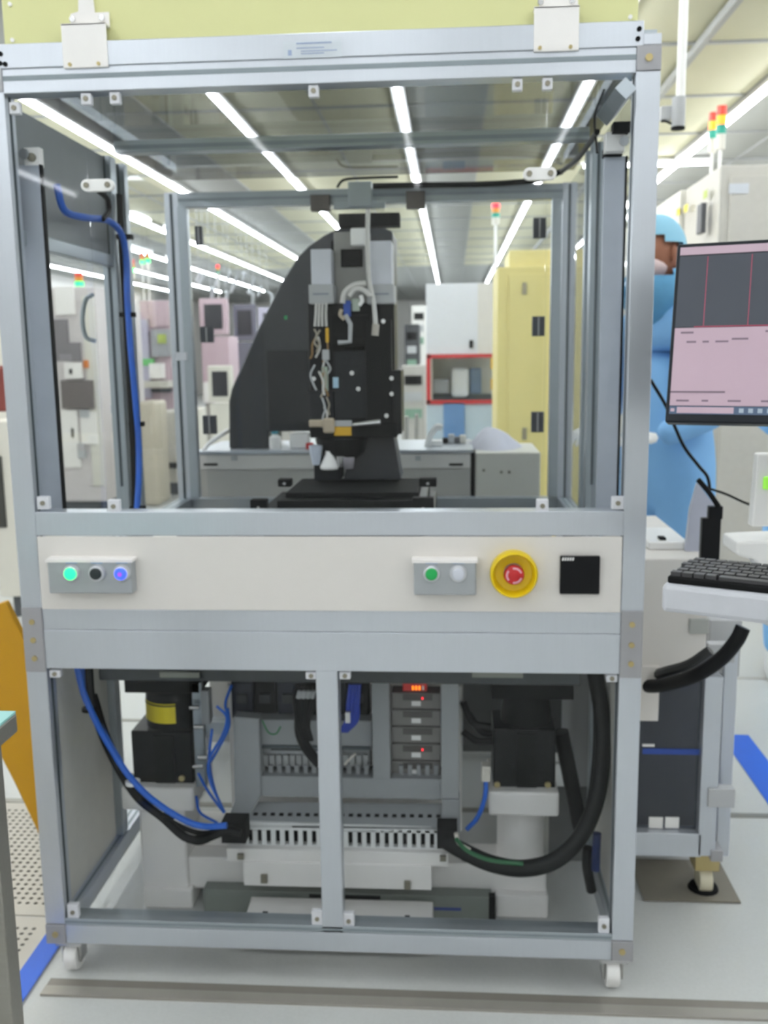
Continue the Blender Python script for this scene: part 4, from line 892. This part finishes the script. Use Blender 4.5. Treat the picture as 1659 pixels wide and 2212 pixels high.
cable('signal_cable', [at(1405, 820, .45), at(1440, 880, .45), at(1475, 960, .45), at(1508, 1005, .45), at(1528, 1030, .45), at(1534, 1060, .45)], .004, CABLE, 'thin dark cable falling across the blue gown', 'cable')
cable('signal_cable', [at(1534, 1056, .45), at(1570, 1068, .42), at(1620, 1090, .40), at(1670, 1100, .38)], .003, CABLE, 'thin grey cable running right from the black bracket', 'cable')
# cable chain drop
cable('cable_hose', [at(1605, 1355, .1), at(1590, 1385, .1), at(1555, 1425, .12), at(1500, 1460, .15), at(1430, 1480, .26), at(1395, 1482, .325)], .016, CABLE, 'thick black hose curving from the keyboard arm to the cabinet', 'hose', n=12)
cable('cable_hose', [at(1535, 1405, .2), at(1490, 1435, .22), at(1440, 1450, .27), at(1418, 1458, .325)], .012, mat('dark_hose', '2c2e2e', .5), 'thinner dark hose above the thick black hose', 'hose')
# keyboard tray and keyboard
Yt = -.32
zt1 = at(1540, 1262, Yt).z
xk, xk2 = at(1428, 1290, Yt).x, at(1428, 1290, Yt).x+.50
kt = thing('keyboard_tray', 'pale grey keyboard tray on a swing arm at the right edge', 'tray', (xk, Yt, zt1-.048)); kt.rotation_euler = (0, 0, math.radians(-27))
B(xk, xk2, Yt, Yt+.19, zt1-.048, zt1).build('tray_body', mat('pale_grey_tray', 'c2c4ca', .45), kt, .008)
G().prism([(xk+.04, zt1-.042), (xk2, zt1-.042), (xk2, zt1-.12), (xk+.26, zt1-.105), (xk+.13, zt1-.055)], Yt+.06, Yt+.16).build('arm_mount', mat('pale_grey_tray', 'c2c4ca', .45), kt, .004)
kb = thing('keyboard', 'dark grey computer keyboard on the pale tray', 'keyboard', (xk, Yt, zt1)); kb.rotation_euler = (0, 0, math.radians(-27))
B(xk+.006, xk+.45, Yt+.012, Yt+.162, zt1, zt1+.012).build('keyboard_base', BLACKM, kb, .003)
kg = B(-.0082, .0082, -.0082, .0082, 0, .007).mesh('key', KEY)
for r in range(6):
    for c in range(22):
        if r == 0 and 3 < c < 9:
            if c == 4:
                B(xk+.016+.019*4-.004, xk+.016+.019*8+.012, Yt+.018, Yt+.034, zt1+.012, zt1+.018).build('space_key', KEY, kb)
            continue
        o = bpy.data.objects.new('key', kg); COL.objects.link(o); o.parent = kb
        o.location = Vector((xk+.018+.019*c+.005*(r % 3), Yt+.026+r*.0235, zt1+.012))-ORG[kb.name]
# monitor
mo = thing('monitor', 'computer monitor with dark grey image above a pink table, right edge', 'monitor', (0, 0, 0))
P1 = at(1436, 912, -.30); ex = Vector((1, -.38, 0)).normalized()
dr = ray(1463, 527); P0 = EYE+dr*((P1-EYE).dot(ex)/dr.dot(ex))
hgt = (P0-P1).length; wid = .50; ez = (P0-P1).normalized(); ey = ez.cross(ex)
ORG[mo.name] = Vector((0, 0, 0)); mo.matrix_world = Matrix.Translation(P1) @ Matrix((ex, ey, ez)).transposed().to_4x4()
def MP(n, m, x0, x1, y0, y1, z0, z1, par=None, bev=0, lab=None): return B(x0, x1, y0, y1, z0, z1).build(n, m, par or mo, bev, lab)
MP('monitor_case', mat('dark_blue_black_case', '1c2026', .4), 0, wid, 0, .03, 0, hgt, bev=.003)
b0, b1, zs0, zs1 = .006, wid-.006, .014, hgt-.006; yy = -.0012; H = zs1-zs0; Wd = b1-b0
mid = zs0+H*.515
MP('screen_image', SCRD, b0, b1, yy, 0, mid, zs1-.016); MP('title_bar', SCRP, b0, b1, yy, 0, zs1-.014, zs1-.001)
sp = MP('screen_table', SCRP, b0, b1, yy, 0, zs0+.014, mid-.001); MP('taskbar', SCRB, b0, b1, yy, 0, zs0, zs0+.013)
for xx in (.050, .118): MP('red_line', SCRL, xx, xx+.0012, yy-.0004, 0, mid+.002, zs1-.018)
MP('red_line', SCRL, b0+.03, b1, yy-.0004, 0, mid, mid+.0015)
for (a, b_, c) in ((.01, .03, .92), (.02, .035, .80), (.045, .055, .80), (.065, .085, .80), (.09, .115, .83), (.14, .16, .92), (.0, .085, .16), (.01, .03, .05), (.05, .06, .05), (.09, .11, .05), (.14, .165, .05), (.15, .165, .35)):
    z_ = zs0+.014+(mid-zs0-.014)*c; MP('text_line', SCRT, b0+a, b0+b_, yy-.0004, 0, z_, z_+.003)
MP('search_box', SCRP, b0+.012, b0+.10, yy-.0004, 0, zs0+.0015, zs0+.0115); MP('start_mark', SCRP, b0+.002, b0+.008, yy-.0004, 0, zs0+.004, zs0+.009)
for i in range(4): MP('task_icon', mat('icon_grey', '8894a0', .4, emit=.4), b0+.108+i*.014, b0+.115+i*.014, yy-.0004, 0, zs0+.003, zs0+.010)
MP('stand_neck', GREYP, wid/2-.03, wid/2+.03, .03, .05, -.12, hgt*.5)
# white scanner and lower white arm at right edge
Yq = .0
sc = thing('scanner_unit', 'white upright unit with a green lamp at the right edge below the monitor', 'device', (at(1660, 1130, Yq).x, Yq, at(1650, 1140, Yq).z))
x0, x1, _, _, z0, z1 = px(1642, 980, 1730, 1138, Yq, 0); G().prism([(at(1624, 1136, Yq).x, z0), (x1, z0), (x1, z1), (at(1638, 980, Yq).x, z1)], Yq, Yq+.03).build('unit_body', PLAS, sc, .004)
B(*px(1650, 1030, 1668, 1058, Yq-.006, .008)).build('green_lamp', mat('lime_lamp', '8fd84a', .4, emit=.5), sc, .003)
ar = thing('swing_arm', 'white curved swing arm under the upright unit at the right edge', 'arm', (at(1640, 1200, Yq).x, Yq+.05, at(1640, 1240, Yq).z))
g = G().prism([(at(u, v, Yq).x, at(u, v, Yq).z) for u, v in ((1584, 1166), (1720, 1160), (1720, 1290), (1660, 1262), (1645, 1228), (1620, 1205), (1584, 1195))], Yq-.02, Yq+.08); g.build('arm_body', PLAS, ar, .006)

# ================================================================== PEOPLE
def figure(name, joints, edges, radii, m, parent, root=0, sub=2):
    me = bpy.data.meshes.new(name); o_ = ORG[parent.name]
    me.from_pydata([tuple(Vector(j)-o_) for j in joints], edges, []); me.materials.append(m)
    o = bpy.data.objects.new(name, me); COL.objects.link(o); o.parent = parent
    sk = o.modifiers.new('skin', 'SKIN'); sk.use_smooth_shade = True
    for i, r in enumerate(radii): me.skin_vertices[0].data[i].radius = r if isinstance(r, tuple) else (r, r)
    me.skin_vertices[0].data[root].use_root = True
    s = o.modifiers.new('sub', 'SUBSURF'); s.levels = sub; s.render_levels = sub
    return o
def person(x, y, face, label, H=1.80, lean=.05, look=.0):
    """face: unit direction the body faces (x, y)"""
    t = thing('person', label, 'person', (x, y, 0)); f = Vector((face[0], face[1], 0)).normalized(); s = Vector((-f.y, f.x, 0))
    def P(fw, sd, z): return Vector((x, y, 0))+f*fw+s*sd+Vector((0, 0, z*H/1.8))
    J = [P(-.06, 0, .96), P(-.02, 0, 1.14), P(lean, 0, 1.36), P(lean+.02, 0, 1.48), P(lean+.04, 0, 1.56)]
    Rr = [(.165, .15), (.16, .145), (.165, .13), (.11, .09), (.065, .065)]
    Ed = [(0, 1), (1, 2), (2, 3), (3, 4)]
    for sg in (-1, 1):
        b = len(J); J += [P(-.04, sg*.10, .84), P(.02, sg*.11, .50), P(-.03, sg*.11, .12), P(.0, sg*.115, .07)]
        Rr += [(.105, .115), (.085, .09), (.065, .065), (.05, .05)]; Ed += [(0, b), (b, b+1), (b+1, b+2), (b+2, b+3)]
        b = len(J); J += [P(lean, sg*.19, 1.42), P(lean+.0, sg*.25, 1.16), P(lean+.20, sg*.16, 1.08)]
        Rr += [.075, .06, .045]; Ed += [(3, b), (b, b+1), (b+1, b+2)]
    figure('coverall', J, Ed, Rr, GOWN, t)
    # hands: palm and separate fingers
    for sg in (-1, 1):
        w_ = P(lean+.20, sg*.16, 1.08); d = (f*.9-s*sg*.35+Vector((0, 0, -.05))).normalized(); n_ = d.cross(Vector((0, 0, 1))).normalized()
        J = [w_, w_+d*.05, w_+d*.10]; Rr = [.026, (.032, .018), (.038, .016)]; Ed = [(0, 1), (1, 2)]
        for k_, (of, ln) in enumerate(((-.030, .065), (-.010, .075), (.010, .070), (.030, .055))):
            b = len(J); J += [w_+d*.12+n_*of, w_+d*(.12+ln*.5)+n_*of+Vector((0, 0, -.008)), w_+d*(.12+ln)+n_*of+Vector((0, 0, -.028))]; Rr += [.009, .0085, .007]; Ed += [(2, b), (b, b+1), (b+1, b+2)]
        b = len(J); J += [w_+d*.06-n_*sg*.035, w_+d*.10-n_*sg*.052+Vector((0, 0, -.012))]; Rr += [.011, .009]; Ed += [(1, b), (b, b+1)]
        figure('glove', J, Ed, Rr, PLAS, t, sub=1)
        # shoe
        a = P(-.02, sg*.115, 0); rings = []
        for fw, wd, h in ((-.07, .03, .06), (-.05, .042, .10), (.02, .045, .09), (.12, .048, .06), (.19, .035, .035), (.21, .015, .02)):
            ring = []
            for i in range(12):
                an = 2*math.pi*i/12; ring.append(a+f*fw+s*wd*math.cos(an)+Vector((0, 0, max(0, h/2+h/2*math.sin(an)))))
            rings.append(ring)
        g = G(); g.smooth = True; g.loft(rings); g.build('shoe', mat('grey_white_shoe', 'c4c4c8', .6), t)
    # head: face, hood, cap and mask
    hc = P(lean+.07+look, 0, 1.69)
    def blob(name, m, c, rx, ry, rz, cut=None, sgn=1, tilt=0):
        bm = bmesh.new(); bmesh.ops.create_uvsphere(bm, u_segments=24, v_segments=16, radius=1)
        for v in bm.verts:
            q = v.co; zf = q.z; jaw = 1-.22*max(0, -zf)
            v.co = Vector((0, 0, 0))+f*(q.x*rx*jaw)+s*(q.y*ry*jaw)+Vector((0, 0, q.z*rz))
        if cut is not None: bmesh.ops.delete(bm, geom=[v for v in bm.verts if (v.co.z-cut-tilt*v.co.dot(f))*sgn < 0], context='VERTS')
        for v in bm.verts: v.co += c-ORG[t.name]
        me = bpy.data.meshes.new(name); bm.to_mesh(me); bm.free(); me.materials.append(m)
        for p in me.polygons: p.use_smooth = True
        o = bpy.data.objects.new(name, me); COL.objects.link(o); o.parent = t; return o
    blob('head', SKIN, hc, .095, .077, .118)
    blob('cap', CAPM, hc+Vector((0, 0, .012))-f*.012, .108, .096, .125, cut=.004, tilt=.32)
    blob('hood_collar', mat('mid_blue_hood', '5f9cc4', .8, bump=.2), hc+Vector((0, 0, -.125))-f*.004, .118, .125, .13, cut=.085, sgn=-1, tilt=-.3)
    blob('face_mask', MASKM, hc+f*.028+Vector((0, 0, -.045)), .078, .068, .06)
    for sg in (-1, 1):
        g = G(); e = hc+f*.088+s*sg*.03+Vector((0, 0, .003)); g.lathe(e, [(.001, -.008), (.010, -.004), (.012, 0), (.010, .004), (.001, .008)], 'z', 10); g.build('eye', mat('eye_white', 'd8d4d0', .3), t)
        g = G(); e += f*.009; g.lathe(e, [(.001, -.004), (.005, 0), (.001, .004)], 'z', 8); g.build('pupil', BLACKM, t)
        g = G(); e = hc+s*sg*.078-f*.005; g.lathe(e, [(.004, -.028), (.012, -.01), (.014, .012), (.005, .03)], 'z', 10); g.build('ear', SKIN, t)
    g = G(); e = hc+f*.098+Vector((0, 0, -.012)); g.tube([e+Vector((0, 0, .02))-f*.008, e+f*.006, e+f*.004+Vector((0, 0, -.012))], .009, 8); g.build('nose', SKIN, t)
    g = G(); g.tube([hc+f*.086+s*.02+Vector((0, 0, -.06)), hc+f*.092+Vector((0, 0, -.06)), hc+f*.086-s*.02+Vector((0, 0, -.06))], .004, 6); g.build('mouth', RED, t)
    return t
person(.755, 1.62, (-.8, -.6), 'person in a light blue coverall and cap standing behind the right post', 1.807, .0, 0)
person(1.50, 2.15, (-.3, -1), 'second person in a light blue coverall, mostly beyond the right edge', 1.76, .02)

# ================================================================== LEFT FOREGROUND
tl = thing('work_table', 'steel legged table with a teal top at the left foreground edge', 'table', (-.9, -.6, 0))
a = atx(0, 0, 0) if False else at(38, 1560, -.55)
zt_ = at(20, 1540, -.55).z
B(a.x-.5, a.x, -1.0, -.55, zt_-.03, zt_).build('table_top', STL, tl, .003); B(a.x-.5, a.x-.001, -1.0, -.552, zt_, zt_+.004).build('top_mat', TEAL, tl)
l0 = at(2, 1900, -.56); B(at(-25, 1900, -.56).x, at(28, 1900, -.56).x, -.60, -.56, 0, zt_-.03).build('leg', STL, tl, .003)
B(a.x-.5, a.x-.46, -.60, -.56, 0, zt_-.03).build('leg', STL, tl, .003); B(a.x-.5, a.x-.46, -1.0, -.96, 0, zt_-.03).build('leg', STL, tl, .003); B(a.x-.07, a.x-.03, -1.0, -.96, 0, zt_-.03).build('leg', STL, tl, .003)
# yellow sign board
ys = thing('caution_board', 'yellow folding floor board leaning beside the left post', 'floor sign', (-1.1, .3, 0))
def Q(u, v, Y): p = at(u, v, Y); return (p.x, p.z)
G().prism([Q(-95, 1335, .30), Q(10, 1300, .30), Q(52, 1385, .30), Q(66, 1500, .30), Q(92, 1800, .30), Q(100, 1900, .30), Q(82, 1800, .30), Q(30, 1690, .30), Q(-95, 1450, .30)], .30, .325).build('board', SIGNY, ys, .004)
x_ = at(128, 1900, .31).x; B(x_-.02, x_+.0, .30, .325, 0, at(100, 1860, .3).z).build('board_leg', SIGNY, ys, .003)
x_ = at(-80, 1900, .31).x; B(x_-.03, x_, .30, .325, 0, at(-80, 1440, .3).z).build('board_leg', SIGNY, ys, .003)
